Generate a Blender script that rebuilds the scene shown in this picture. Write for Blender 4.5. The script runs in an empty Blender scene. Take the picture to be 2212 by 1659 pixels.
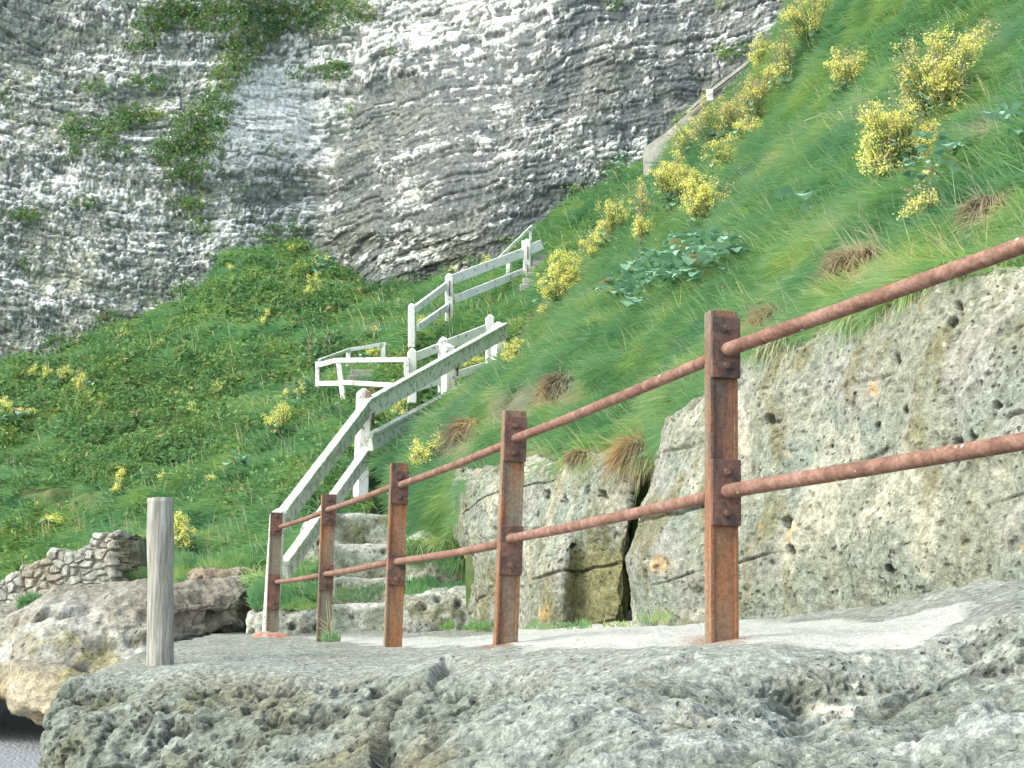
import bpy, math, numpy as np, random
from mathutils import Vector, Matrix
random.seed(7)
RNG = np.random.default_rng(11)
F = 3000.0; CX, CY = 1106.0, 829.5; PITCH = math.radians(8.9)
sc = bpy.context.scene
COL = sc.collection
# ------------------------------------------------------------ camera, sky, sun
cam = bpy.data.cameras.new('camera'); co = bpy.data.objects.new('camera', cam); COL.objects.link(co)
cam.sensor_width = 36; cam.lens = 36 * F / 2212.0
cam.clip_start = 0.05; cam.clip_end = 1000
co.location = (0, 0, 0); co.rotation_euler = (math.pi / 2 + PITCH, 0, 0)
sc.camera = co
world = bpy.data.worlds.new('World'); sc.world = world; world.use_nodes = True
wn = world.node_tree; wn.nodes.clear()
SUN_EL, SUN_AZ = math.radians(42), math.radians(-112)      # azimuth from +Y, clockwise
sky = wn.nodes.new('ShaderNodeTexSky'); sky.sky_type = 'NISHITA'; sky.sun_disc = False
sky.sun_elevation = SUN_EL; sky.sun_rotation = SUN_AZ; sky.air_density = 1.0; sky.dust_density = 3.0
bg = wn.nodes.new('ShaderNodeBackground'); bg.inputs[1].default_value = 0.15
wo = wn.nodes.new('ShaderNodeOutputWorld')
hs = wn.nodes.new('ShaderNodeHueSaturation'); hs.inputs['Saturation'].default_value = .7
cg = wn.nodes.new('ShaderNodeMix'); cg.data_type = 'RGBA'; cg.blend_type = 'MULTIPLY'; cg.inputs[0].default_value = 1; cg.inputs[7].default_value = (.95, 1.03, .98, 1)
wn.links.new(sky.outputs[0], cg.inputs[6]); wn.links.new(cg.outputs[2], hs.inputs['Color']); wn.links.new(hs.outputs[0], bg.inputs[0]); wn.links.new(bg.outputs[0], wo.inputs[0])
sl = bpy.data.lights.new('sun', 'SUN'); sl.energy = 0.8; sl.angle = math.radians(32); sl.color = (1.0, 0.95, 0.85)
so = bpy.data.objects.new('sun', sl); COL.objects.link(so)
sdir = Vector((math.sin(SUN_AZ) * math.cos(SUN_EL), math.cos(SUN_AZ) * math.cos(SUN_EL), math.sin(SUN_EL)))
so.rotation_euler = sdir.to_track_quat('Z', 'Y').to_euler(); so.location = sdir * 30
sc.view_settings.view_transform = 'Standard'; sc.view_settings.look = 'None'
sc.view_settings.exposure = 1.42; sc.view_settings.gamma = 1
sc.cycles.max_bounces = 6; sc.cycles.diffuse_bounces = 3; sc.cycles.transmission_bounces = 3

# ------------------------------------------------------------ maths helpers
ca, sa = math.cos(PITCH), math.sin(PITCH)
def Wn(px, py, Y):
    """point seen at picture position px,py that lies Y metres ahead (arrays allowed)"""
    px = np.asarray(px, float); py = np.asarray(py, float); Y = np.asarray(Y, float)
    xu = (px - CX) / F; yu = (CY - py) / F
    dy = ca - sa * yu; dz = sa + ca * yu
    return np.stack([xu / dy * Y, Y + 0 * px, dz / dy * Y], -1)
def W(px, py, Y): return Vector([float(v) for v in Wn(px, py, Y)])
def proj(P):
    P = np.asarray(P, float)
    f = ca * P[..., 1] + sa * P[..., 2]; u = -sa * P[..., 1] + ca * P[..., 2]
    f = np.where(np.abs(f) < 1e-6, 1e-6, f)
    return CX + F * P[..., 0] / f, CY - F * u / f
def h3(x, y, z, s=0):
    x = np.asarray(x).astype(np.int64); y = np.asarray(y).astype(np.int64); z = np.asarray(z).astype(np.int64)
    n = (x * 73856093) ^ (y * 19349663) ^ (z * 83492791) ^ (s * 2654435761)
    n &= 0xFFFFFFFF
    n = ((n >> 16) ^ n) * 0x45d9f3b & 0xFFFFFFFF
    n = ((n >> 16) ^ n) * 0x45d9f3b & 0xFFFFFFFF
    n = (n >> 16) ^ n
    return (n & 0xFFFFFF).astype(np.float32) / 16777216.0
def pn(P, f=1.0, s=0):
    """gradient-like noise, -1..1"""
    Q = np.asarray(P, np.float32) * np.float32(f) + np.float32(s * 17.31)
    I = np.floor(Q).astype(np.int64); T = (Q - I).astype(np.float32)
    U = T * T * T * (T * (T * 6 - 15) + 10)
    r = 0
    for a in (0, 1):
        for b in (0, 1):
            for c in (0, 1):
                x, y, z = I[..., 0] + a, I[..., 1] + b, I[..., 2] + c
                h = (h3(x, y, z, s) * 12).astype(np.int64) % 12
                dx, dy, dz = T[..., 0] - a, T[..., 1] - b, T[..., 2] - c
                u = np.where(h < 8, dx, dy); v = np.where(h < 4, dy, dz)
                g = np.where(h & 1, -u, u) + np.where(h & 2, -v, v)
                w = (U[..., 0] if a else 1 - U[..., 0]) * (U[..., 1] if b else 1 - U[..., 1]) * (U[..., 2] if c else 1 - U[..., 2])
                r = r + w * g
    return r
def fbm(P, f=1.0, o=4, s=0, g=0.5):
    r = 0; a = 1.0; t = 0
    for k in range(o):
        r = r + a * pn(P, f * 2.03 ** k, s + k); t += a; a *= g
    return r / t * 1.5
def vor(P, f=1.0, s=0):
    Q = np.asarray(P, np.float32) * np.float32(f); I = np.floor(Q).astype(np.int64); T = (Q - I).astype(np.float32)
    f1 = np.full(T.shape[:-1], 9., np.float32); f2 = f1.copy(); idr = f1 * 0
    for a in (-1, 0, 1):
        for b in (-1, 0, 1):
            for c in (-1, 0, 1):
                x, y, z = I[..., 0] + a, I[..., 1] + b, I[..., 2] + c
                d = (a + h3(x, y, z, s + 1) - T[..., 0]) ** 2 + (b + h3(x, y, z, s + 2) - T[..., 1]) ** 2 + (c + h3(x, y, z, s + 3) - T[..., 2]) ** 2
                m = d < f1
                f2 = np.where(m, f1, np.minimum(f2, d)); idr = np.where(m, h3(x, y, z, s + 5), idr); f1 = np.where(m, d, f1)
    return np.sqrt(f1), np.sqrt(f2), idr
def ss(a, b, x):
    t = np.clip((x - a) / (b - a), 0, 1); return t * t * (3 - 2 * t)
def hermite(S, t, n):
    """S: k x ... samples at params t (increasing); n even params"""
    S = np.asarray(S, float); k = len(S); q = np.asarray(n, float)
    m = np.zeros_like(S)
    d = (S[1:] - S[:-1]) / (t[1:] - t[:-1]).reshape(-1, *([1] * (S.ndim - 1)))
    m[0] = d[0]; m[-1] = d[-1]
    if k > 2:
        a, b = d[:-1], d[1:]
        m[1:-1] = np.where(a * b > 0, 2 * a * b / np.where(np.abs(a + b) < 1e-9, 1e-9, a + b), 0)   # monotone
    i = np.clip(np.searchsorted(t, q, side='right') - 1, 0, k - 2)
    h = (t[i + 1] - t[i]); x = (q - t[i]) / h
    sh = (-1,) + (1,) * (S.ndim - 1); x = x.reshape(sh); h = h.reshape(sh)
    return S[i] * (1 + 2 * x) * (1 - x) ** 2 + m[i] * h * x * (1 - x) ** 2 + S[i + 1] * x * x * (3 - 2 * x) + m[i + 1] * h * x * x * (x - 1)
def loft(curves, nu, nv, dens=None):
    R = []
    us = np.linspace(0, 1, nu)
    for c in curves:
        c = np.array(c, float)
        q = Wn(c[:, 0], c[:, 1], c[:, 2])
        l = np.hypot(np.diff(c[:, 0]), np.diff(c[:, 1])) + 120 * np.abs(np.diff(c[:, 2])) * .5 + 5
        t = np.r_[0, np.cumsum(l)]; t /= t[-1]
        R.append(hermite(c, t, us))
    R = np.array(R)
    t = np.arange(len(R), dtype=float) if dens is None else np.r_[0, np.cumsum(dens)].astype(float)
    G = hermite(R, t, np.linspace(0, t[-1], nv))
    return Wn(G[..., 0], G[..., 1], G[..., 2])
def gnorm(G):
    du = np.gradient(G, axis=1); dv = np.gradient(G, axis=0)
    n = np.cross(du, dv); n /= np.maximum(np.linalg.norm(n, axis=-1, keepdims=True), 1e-9)
    if (n * -G).sum(-1).mean() < 0: n = -n
    return n
def skirt(G, offs, top=True):
    rows = [G]; last = G[-1] if top else G[0]
    for o in offs: rows.append((last + np.array(o))[None]) if top else rows.insert(0, (last + np.array(o))[None])
    return np.concatenate(rows, 0)

# ------------------------------------------------------------ object helpers
def mesh(name, V, Fs, mat, parent=None, smooth=True, attrs=None):
    """V (n,3); Fs = array (m,k) of one polygon size, or list of such arrays"""
    if isinstance(Fs, np.ndarray): Fs = [Fs]
    Fs = [np.asarray(f) for f in Fs if len(f)]
    me = bpy.data.meshes.new(name)
    V = np.asarray(V, np.float32)
    me.vertices.add(len(V)); me.vertices.foreach_set('co', V.ravel())
    idx = np.concatenate([f.ravel() for f in Fs]).astype(np.int32)
    cnt = np.concatenate([np.full(len(f), f.shape[1], np.int32) for f in Fs])
    me.loops.add(len(idx)); me.loops.foreach_set('vertex_index', idx)
    me.polygons.add(len(cnt)); me.polygons.foreach_set('loop_start', np.r_[0, np.cumsum(cnt)[:-1]].astype(np.int32))
    me.polygons.foreach_set('loop_total', cnt)
    me.polygons.foreach_set('use_smooth', np.full(len(cnt), smooth))
    for k, a in (attrs or {}).items():
        a = np.asarray(a, np.float32)
        if a.ndim == 2 and a.shape[1] == 3:
            at = me.attributes.new(k, 'FLOAT_COLOR', 'POINT')
            at.data.foreach_set('color', np.c_[a, np.ones(len(a), np.float32)].ravel())
        else:
            at = me.attributes.new(k, 'FLOAT', 'POINT'); at.data.foreach_set('value', a.ravel())
    me.update(); me.validate()
    if mat: me.materials.append(mat)
    o = bpy.data.objects.new(name, me); COL.objects.link(o)
    if parent: o.parent = parent
    return o
def grid_faces(nv, nu):
    i = np.arange(nv * nu).reshape(nv, nu)
    return np.stack([i[:-1, :-1], i[:-1, 1:], i[1:, 1:], i[1:, :-1]], -1).reshape(-1, 4)
def grid_obj(name, G, mat, attrs=None, **k):
    nv, nu = G.shape[:2]
    f = grid_faces(nv, nu)
    c = G[nv // 2, nu // 2]; n = np.cross(G[nv // 2, min(nu // 2 + 1, nu - 1)] - c, G[nv // 2 + 1, nu // 2] - c)
    if (n * -c).sum() < 0: f = f[:, ::-1]
    at = {q: (a.reshape(-1, 3) if a.ndim == 3 else a.ravel()) for q, a in (attrs or {}).items()}
    return mesh(name, G.reshape(-1, 3), f, mat, attrs=at, **k)
def tag(o, label=None, cat=None, group=None, kind=None):
    if label: o['label'] = label
    if cat: o['category'] = cat
    if group: o['group'] = group
    if kind: o['kind'] = kind
    return o
def thing(name, loc, label, cat, group=None):
    o = bpy.data.objects.new(name, None); COL.objects.link(o); o.location = loc; o.empty_display_size = .1
    return tag(o, label, cat, group)
def adopt(o, root):
    """parent a mesh whose vertices are in world space to an empty at root.location"""
    o.parent = root
    b = root
    off = Vector((0, 0, 0))
    while b is not None: off += b.location; b = b.parent
    o.location = -off if root.type == 'EMPTY' else Vector((0, 0, 0))
    return o

class MB:
    def __init__(s): s.v = []; s.q = []; s.t = []; s.n = 0
    def add(s, V, q=(), t=()):
        s.v.append(np.asarray(V, float)); b = s.n
        if len(q): s.q.append(np.asarray(q, int) + b)
        if len(t): s.t.append(np.asarray(t, int) + b)
        s.n += len(V)
    def box(s, c, ax, h):
        """centre, 3x3 axes (rows), half sizes; a small bevel on every edge"""
        c = np.array(c, float); ax = np.array(ax, float); h = np.array(h, float)
        b = min(h) * .18
        P = []
        for sx in (-1, 1):
            for sy in (-1, 1):
                for sz in (-1, 1):
                    g = np.array([sx, sy, sz], float)
                    for k in range(3):
                        m = h - b; m[k] = h[k]
                        P.append(c + (g * m) @ ax)
        P = np.array(P); q = []; t = []
        def vi(sx, sy, sz, k): return ((sx * 2 + sy) * 2 + sz) * 3 + k
        for sgn in (0, 1):
            q.append([vi(sgn, 0, 0, 0), vi(sgn, 0, 1, 0), vi(sgn, 1, 1, 0), vi(sgn, 1, 0, 0)])
            q.append([vi(0, sgn, 0, 1), vi(0, sgn, 1, 1), vi(1, sgn, 1, 1), vi(1, sgn, 0, 1)])
            q.append([vi(0, 0, sgn, 2), vi(0, 1, sgn, 2), vi(1, 1, sgn, 2), vi(1, 0, sgn, 2)])
            for r in (0, 1):
                q.append([vi(0, sgn, r, 1), vi(1, sgn, r, 1), vi(1, sgn, r, 2), vi(0, sgn, r, 2)])
                q.append([vi(sgn, 0, r, 0), vi(sgn, 1, r, 0), vi(sgn, 1, r, 2), vi(sgn, 0, r, 2)])
                q.append([vi(sgn, r, 0, 0), vi(sgn, r, 1, 0), vi(sgn, r, 1, 1), vi(sgn, r, 0, 1)])
                for r2 in (0, 1): t.append([vi(sgn, r, r2, 0), vi(sgn, r, r2, 1), vi(sgn, r, r2, 2)])
        q = np.array(q); t = np.array(t)
        for F_ in (q, t):
            for i in range(len(F_)):
                f = F_[i]; n = np.cross(P[f[1]] - P[f[0]], P[f[2]] - P[f[0]])
                if n @ (P[f].mean(0) - c) < 0: F_[i] = f[::-1]
        s.add(P, q, t)
    def tube(s, pts, rad, k=8, caps=True):
        pts = np.array(pts, float); n = len(pts); rad = np.broadcast_to(np.asarray(rad, float), (n,))
        d = np.gradient(pts, axis=0); d /= np.maximum(np.linalg.norm(d, axis=1, keepdims=True), 1e-9)
        up = np.array([0, 0, 1.]) if abs(d[0][2]) < .9 else np.array([1., 0, 0])
        V = []
        for i in range(n):
            a = np.cross(d[i], up); a /= np.linalg.norm(a); b = np.cross(d[i], a)
            th = np.arange(k) * 2 * math.pi / k
            V.append(pts[i] + rad[i] * (np.cos(th)[:, None] * a + np.sin(th)[:, None] * b))
        V = np.concatenate(V); q = []; t = []
        for i in range(n - 1):
            for j in range(k): q.append([i * k + j, i * k + (j + 1) % k, (i + 1) * k + (j + 1) % k, (i + 1) * k + j])
        if caps:
            V = np.r_[V, [pts[0]], [pts[-1]]]
            for j in range(k):
                t.append([n * k, (j + 1) % k, j]); t.append([n * k + 1, (n - 1) * k + j, (n - 1) * k + (j + 1) % k])
        s.add(V, q, t)
    def build(s, name, mat, root=None, parent=None, smooth=True, attrs=None):
        o = mesh(name, np.concatenate(s.v), ([np.concatenate(s.q)] if s.q else []) + ([np.concatenate(s.t)] if s.t else []), mat, smooth=smooth, attrs=attrs)
        if parent is not None: o.parent = parent
        elif root is not None: adopt(o, root)
        return o
def axes(d, up=(0, 0, 1)):
    d = np.array(d, float); d /= np.linalg.norm(d)
    s_ = np.cross(d, up); s_ /= np.linalg.norm(s_); u = np.cross(s_, d)
    return np.array([d, s_, u])

# ------------------------------------------------------------ materials
class M:
    def __init__(s, name):
        s.m = bpy.data.materials.new(name); s.m.use_nodes = True; s.t = s.m.node_tree; s.t.nodes.clear()
        s.out = s.n('ShaderNodeOutputMaterial')
    def n(s, ty, **kw):
        x = s.t.nodes.new(ty)
        for k, v in kw.items():
            if k.startswith('i_'): 
                key = k[2:].replace('_', ' '); x.inputs[int(key) if key.isdigit() else key].default_value = v
            else: setattr(x, k, v)
        return x
    def l(s, a, b): s.t.links.new(a, b)
    def coord(s, kind='Object', scale=(1, 1, 1), rot=(0, 0, 0)):
        c = s.n('ShaderNodeTexCoord'); mp = s.n('ShaderNodeMapping'); mp.inputs['Scale'].default_value = scale; mp.inputs['Rotation'].default_value = rot
        s.l(c.outputs[kind], mp.inputs[0]); return mp.outputs[0]
    def geo(s, scale=(1, 1, 1)):
        c = s.n('ShaderNodeNewGeometry'); mp = s.n('ShaderNodeMapping'); mp.inputs['Scale'].default_value = scale
        s.l(c.outputs['Position'], mp.inputs[0]); return mp.outputs[0]
    def noise(s, co_, scale, detail=4, rough=.55, dist=0):
        x = s.n('ShaderNodeTexNoise', i_Scale=scale, i_Detail=detail, i_Roughness=rough, i_Distortion=dist); s.l(co_, x.inputs['Vector']); return x.outputs['Fac']
    def voro(s, co_, scale, feature='F1', out='Distance'):
        x = s.n('ShaderNodeTexVoronoi', feature=feature, i_Scale=scale); s.l(co_, x.inputs['Vector']); return x.outputs[out]
    def ramp(s, fac, stops):
        x = s.n('ShaderNodeValToRGB'); s.l(fac, x.inputs[0]); e = x.color_ramp.elements
        while len(e) < len(stops): e.new(.5)
        for el, (p, c) in zip(e, stops):
            el.position = p; el.color = (*c, 1) if isinstance(c, tuple) else (c, c, c, 1)
        return x.outputs[0]
    def mix(s, fac, a, b, mode='MIX'):
        x = s.n('ShaderNodeMix', data_type='RGBA', blend_type=mode)
        for val, sock in ((fac, x.inputs[0]), (a, x.inputs[6]), (b, x.inputs[7])):
            if hasattr(val, 'is_output') or hasattr(val, 'links'): s.l(val, sock)
            elif isinstance(val, tuple): sock.default_value = (*val, 1)
            else: sock.default_value = val
        return x.outputs[2]
    def math(s, op, a, b=0.0):
        x = s.n('ShaderNodeMath', operation=op)
        for val, sock in ((a, x.inputs[0]), (b, x.inputs[1])):
            if hasattr(val, 'links'): s.l(val, sock)
            else: sock.default_value = val
        return x.outputs[0]
    def attr(s, name, out='Color'):
        return s.n('ShaderNodeAttribute', attribute_name=name).outputs[out]
    def bump(s, h, strength=.5, dist=.01, nrm=None):
        x = s.n('ShaderNodeBump', i_Strength=strength, i_Distance=dist); s.l(h, x.inputs['Height'])
        if nrm: s.l(nrm, x.inputs['Normal'])
        return x.outputs[0]
    def pbr(s, col, rough=.85, nrm=None, spec=.3, metal=0):
        x = s.n('ShaderNodeBsdfPrincipled'); x.inputs['Metallic'].default_value = metal
        x.inputs['Specular IOR Level'].default_value = spec
        for val, sock in ((col, x.inputs['Base Color']), (rough, x.inputs['Roughness'])):
            if hasattr(val, 'links'): s.l(val, sock)
            elif isinstance(val, tuple): sock.default_value = (*val, 1)
            else: sock.default_value = val
        if nrm: s.l(nrm, x.inputs['Normal'])
        s.l(x.outputs[0], s.out.inputs[0]); return s.m

def rock_mat(name, fine, lo=.6, hi=1.35, bs=.6, bd=.02, speck=None, grain=None, gk=.8):
    m = M(name); c = m.geo()
    a = m.attr('col')
    n1 = m.noise(c, fine, 6, .7); n2 = m.noise(c, fine * 4.3, 3, .6)
    r = m.ramp(n1, [(.3, lo), (.5, .95), (.68, hi)])
    sm = m.attr('sm', 'Fac'); r = m.mix(sm, r, (1., 1., 1.))
    x = m.mix(1.0, a, r, 'MULTIPLY')
    r2 = m.ramp(n2, [(.35, .78), (.6, 1.18)])
    x = m.mix(1.0, x, r2, 'MULTIPLY')
    if speck:
        v = m.voro(c, speck); sp = m.ramp(v, [(.03, .8), (.09, 0.0)])
        big = m.ramp(m.noise(c, speck * .12, 2), [(.5, 0.), (.62, 1.)])
        x = m.mix(m.math('MULTIPLY', sp, big), x, (.6, .6, .56))
    hh = m.math('ADD', n1, m.math('MULTIPLY', n2, .4))
    if grain:
        w = m.n('ShaderNodeVectorMath', operation='ADD'); nz = m.n('ShaderNodeTexNoise', i_Scale=grain * .8, i_Detail=3.0); m.l(c, nz.inputs['Vector'])
        sc_ = m.n('ShaderNodeVectorMath', operation='SCALE'); m.l(nz.outputs['Color'], sc_.inputs[0]); sc_.inputs['Scale'].default_value = 1.2 / grain
        m.l(c, w.inputs[0]); m.l(sc_.outputs[0], w.inputs[1])
        g = m.ramp(m.voro(w.outputs[0], grain), [(.1, 1.), (.26, 0.)])
        cl = m.ramp(m.noise(c, grain * .1, 4, .6), [(.42, .15), (.6, 1.)])
        gg = m.math('MULTIPLY', m.math('MULTIPLY', g, cl), m.math('SUBTRACT', 1.0, sm))
        x = m.mix(m.math('MULTIPLY', gg, gk), x, (.05, .05, .04)); hh = m.math('SUBTRACT', hh, gg)
    b = m.bump(hh, bs, bd)
    return m.pbr(x, .92, b, .2)
MAT = {}
MAT['cliff'] = rock_mat('chalk', 7.5, .55, 1.35, .5, .03)
MAT['fg'] = rock_mat('pitted_limestone', 34, .42, 1.6, 1.0, .014, speck=24, grain=30, gk=.75)
MAT['wall'] = rock_mat('limestone', 24, .45, 1.5, .9, .014, speck=14, grain=22, gk=.85)
MAT['mid'] = rock_mat('brown_limestone', 14, .5, 1.45, .9, .03, speck=8, grain=11, gk=.7)

def grass_mat(name, stops, trans=.35, rough=.6, hue=1):
    m = M(name)
    t = m.attr('tint', 'Fac')
    col = m.ramp(t, stops)
    n = m.noise(m.geo(), 1.4, 3); col = m.mix(1.0, col, m.ramp(n, [(.32, (.68, .82, .9) if hue else (.95, .95, .95)), (.5, (.98, 1., .95) if hue else (1., 1., 1.)), (.66, (1.4, 1.15, .85) if hue else (1.05, 1.05, 1.02))]), 'MULTIPLY')
    p = m.n('ShaderNodeBsdfPrincipled'); p.inputs['Roughness'].default_value = rough; p.inputs['Specular IOR Level'].default_value = .25
    m.l(col, p.inputs['Base Color'])
    tr = m.n('ShaderNodeBsdfTranslucent'); m.l(col, tr.inputs[0])
    mx = m.n('ShaderNodeMixShader'); mx.inputs[0].default_value = trans
    m.l(p.outputs[0], mx.inputs[1]); m.l(tr.outputs[0], mx.inputs[2]); m.l(mx.outputs[0], m.out.inputs[0])
    return m.m
MAT['grass'] = grass_mat('long_grass', [(0, (.11, .22, .10)), (.3, (.195, .385, .165)), (.6, (.31, .52, .24)), (.8, (.46, .56, .33)), (1, (.6, .52, .37))])
MAT['straw'] = grass_mat('dry_grass', [(0, (.2, .16, .1)), (.5, (.38, .31, .21)), (1, (.55, .48, .34))])
MAT['leafy'] = grass_mat('hill_leaves', [(0, (.06, .13, .04)), (.35, (.12, .24, .075)), (.65, (.2, .35, .12)), (.85, (.3, .43, .17)), (1, (.42, .3, .17))])
MAT['cabbage'] = grass_mat('cabbage_leaf', [(0, (.12, .25, .15)), (.5, (.25, .46, .3)), (.9, (.42, .64, .48)), (1, (.6, .4, .18))], .2, .5, hue=0)
MAT['stem'] = grass_mat('plant_stem', [(0, (.12, .22, .07)), (.5, (.22, .34, .13)), (1, (.5, .42, .28))], .1)
MAT['flower'] = grass_mat('yellow_petal', [(0, (.66, .63, .14)), (.5, (.92, .88, .26)), (1, (.95, .93, .5))], .35, hue=0)
MAT['pod'] = grass_mat('seed_pod', [(0, (.34, .3, .17)), (.5, (.55, .43, .3)), (1, (.68, .58, .4))], .3, hue=0)
def soil_mat():
    m = M('turf_soil'); c = m.geo(); n = m.noise(c, 6, 5)
    col = m.ramp(n, [(.35, (.06, .1, .035)), (.55, (.09, .15, .05)), (.7, (.16, .13, .075))])
    return m.pbr(col, .95, m.bump(n, .8, .05), .1)
MAT['turf'] = soil_mat()
def beach_mat():
    m = M('beach_shingle'); c = m.geo(); v = m.voro(c, 30); n = m.noise(c, 60, 3)
    col = m.ramp(n, [(.3, (.17, .18, .19)), (.7, (.34, .36, .38))])
    return m.pbr(col, .9, m.bump(v, .8, .02), .2)
MAT['beach'] = beach_mat()
def rust_mat(name, a, b, c_, green=None, sc_=9, stretch=.25, spots=True):
    m = M(name); c = m.geo((1, 1, stretch)); g = m.geo()
    n1 = m.noise(c, sc_, 6, .65, .6); n2 = m.noise(g, 70, 4, .7)
    col = m.ramp(n1, [(.36, a), (.5, b), (.66, c_)])
    if green:
        n3 = m.noise(c, 5.5, 4, .6); col = m.mix(m.ramp(n3, [(.44, 0.), (.58, .85)]), col, green)
    col = m.mix(1.0, col, m.ramp(n2, [(.3, .65), (.7, 1.35)]), 'MULTIPLY')
    if spots:
        v = m.voro(g, 22); vn = m.ramp(m.noise(g, 3.1, 2), [(.52, 0.), (.6, 1.)])
        col = m.mix(m.math('MULTIPLY', m.ramp(v, [(.1, 1.), (.15, 0.)]), vn), col, (.62, .58, .55))
    return m.pbr(col, .8, m.bump(n2, .5, .004), .3)
MAT['rust_post'] = rust_mat('rusty_steel_post', (.12, .075, .058), (.26, .125, .066), (.4, .17, .075), (.2, .195, .15), 9, .2, False)
MAT['rust_plate'] = rust_mat('rusty_plate', (.075, .055, .052), (.145, .085, .068), (.23, .11, .075), None, 16, .8, False)
MAT['rust_rail'] = rust_mat('rusty_rail', (.16, .085, .06), (.23, .125, .09), (.31, .185, .145), None, 14, 1, True)
def paint_mat(name, thr, wood=(.3, .31, .26), white=(.82, .82, .78), rustk=.62):
    m = M(name); g = m.geo(); n = m.noise(g, 11, 5, .7); n2 = m.noise(m.geo((1, 1, .35)), 3.2, 4, .6); f = m.noise(g, 60, 3)
    wd = m.mix(1.0, wood, m.ramp(f, [(.3, .6), (.7, 1.3)]), 'MULTIPLY')
    col = m.mix(m.ramp(n, [(thr, 1.), (thr + .05, 0.)]), white, wd)
    col = m.mix(m.ramp(n2, [(rustk, 0.), (rustk + .06, .85)]), col, (.42, .2, .1))
    gr = m.noise(g, 2.3, 3); col = m.mix(m.ramp(gr, [(.45, 0.), (.75, .35)]), col, (.42, .5, .42))
    return m.pbr(col, .6, m.bump(n, .3, .003), .3)
MAT['paint'] = paint_mat('white_paint', .36)
MAT['paint_worn'] = paint_mat('peeling_white_paint', .42, (.42, .45, .36), rustk=.68)
MAT['wood_green'] = paint_mat('weathered_green_wood', .455, (.42, .43, .35), (.66, .7, .63), rustk=.72)
def wood_mat():
    m = M('driftwood'); c = m.geo((1, 1, .06)); n = m.noise(c, 60, 5, .7); g = m.geo(); k = m.noise(g, 6, 4, .6)
    col = m.ramp(n, [(.3, (.16, .15, .12)), (.5, (.33, .32, .28)), (.68, (.55, .55, .5))])
    col = m.mix(m.ramp(k, [(.55, 0.), (.7, .6)]), col, (.3, .27, .16))
    return m.pbr(col, .85, m.bump(n, .8, .006), .2)
MAT['wood'] = wood_mat()
def conc():
    m = M('concrete'); g = m.geo(); n = m.noise(g, 3, 6, .6); f = m.noise(g, 40, 3)
    col = m.ramp(n, [(.3, (.2, .2, .18)), (.7, (.38, .38, .34))])
    return m.pbr(m.mix(1.0, col, m.ramp(f, [(.3, .8), (.7, 1.2)]), 'MULTIPLY'), .9, m.bump(f, .4, .01), .2)
MAT['concrete'] = conc()
def redp():
    m = M('red_paint'); g = m.geo(); n = m.noise(g, 14, 4)
    return m.pbr(m.ramp(n, [(.4, (.42, .13, .08)), (.6, (.38, .3, .24))]), .7, m.bump(n, .4, .01), .3)
MAT['red'] = redp()

def mixc(a, b, t): return a * (1 - t[..., None]) + np.asarray(b, np.float32) * t[..., None]

# ------------------------------------------------------------ ground: beach
bx = np.linspace(-80, 80, 60); by = np.linspace(-20, 120, 60)
gx, gy = np.meshgrid(bx, by)
grid_obj('beach', np.stack([gx, gy, -1.2 + .05 * pn(np.stack([gx, gy, gx * 0], -1), .3)], -1), MAT['beach'])
tag(bpy.data.objects['beach'], kind='structure')

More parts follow.
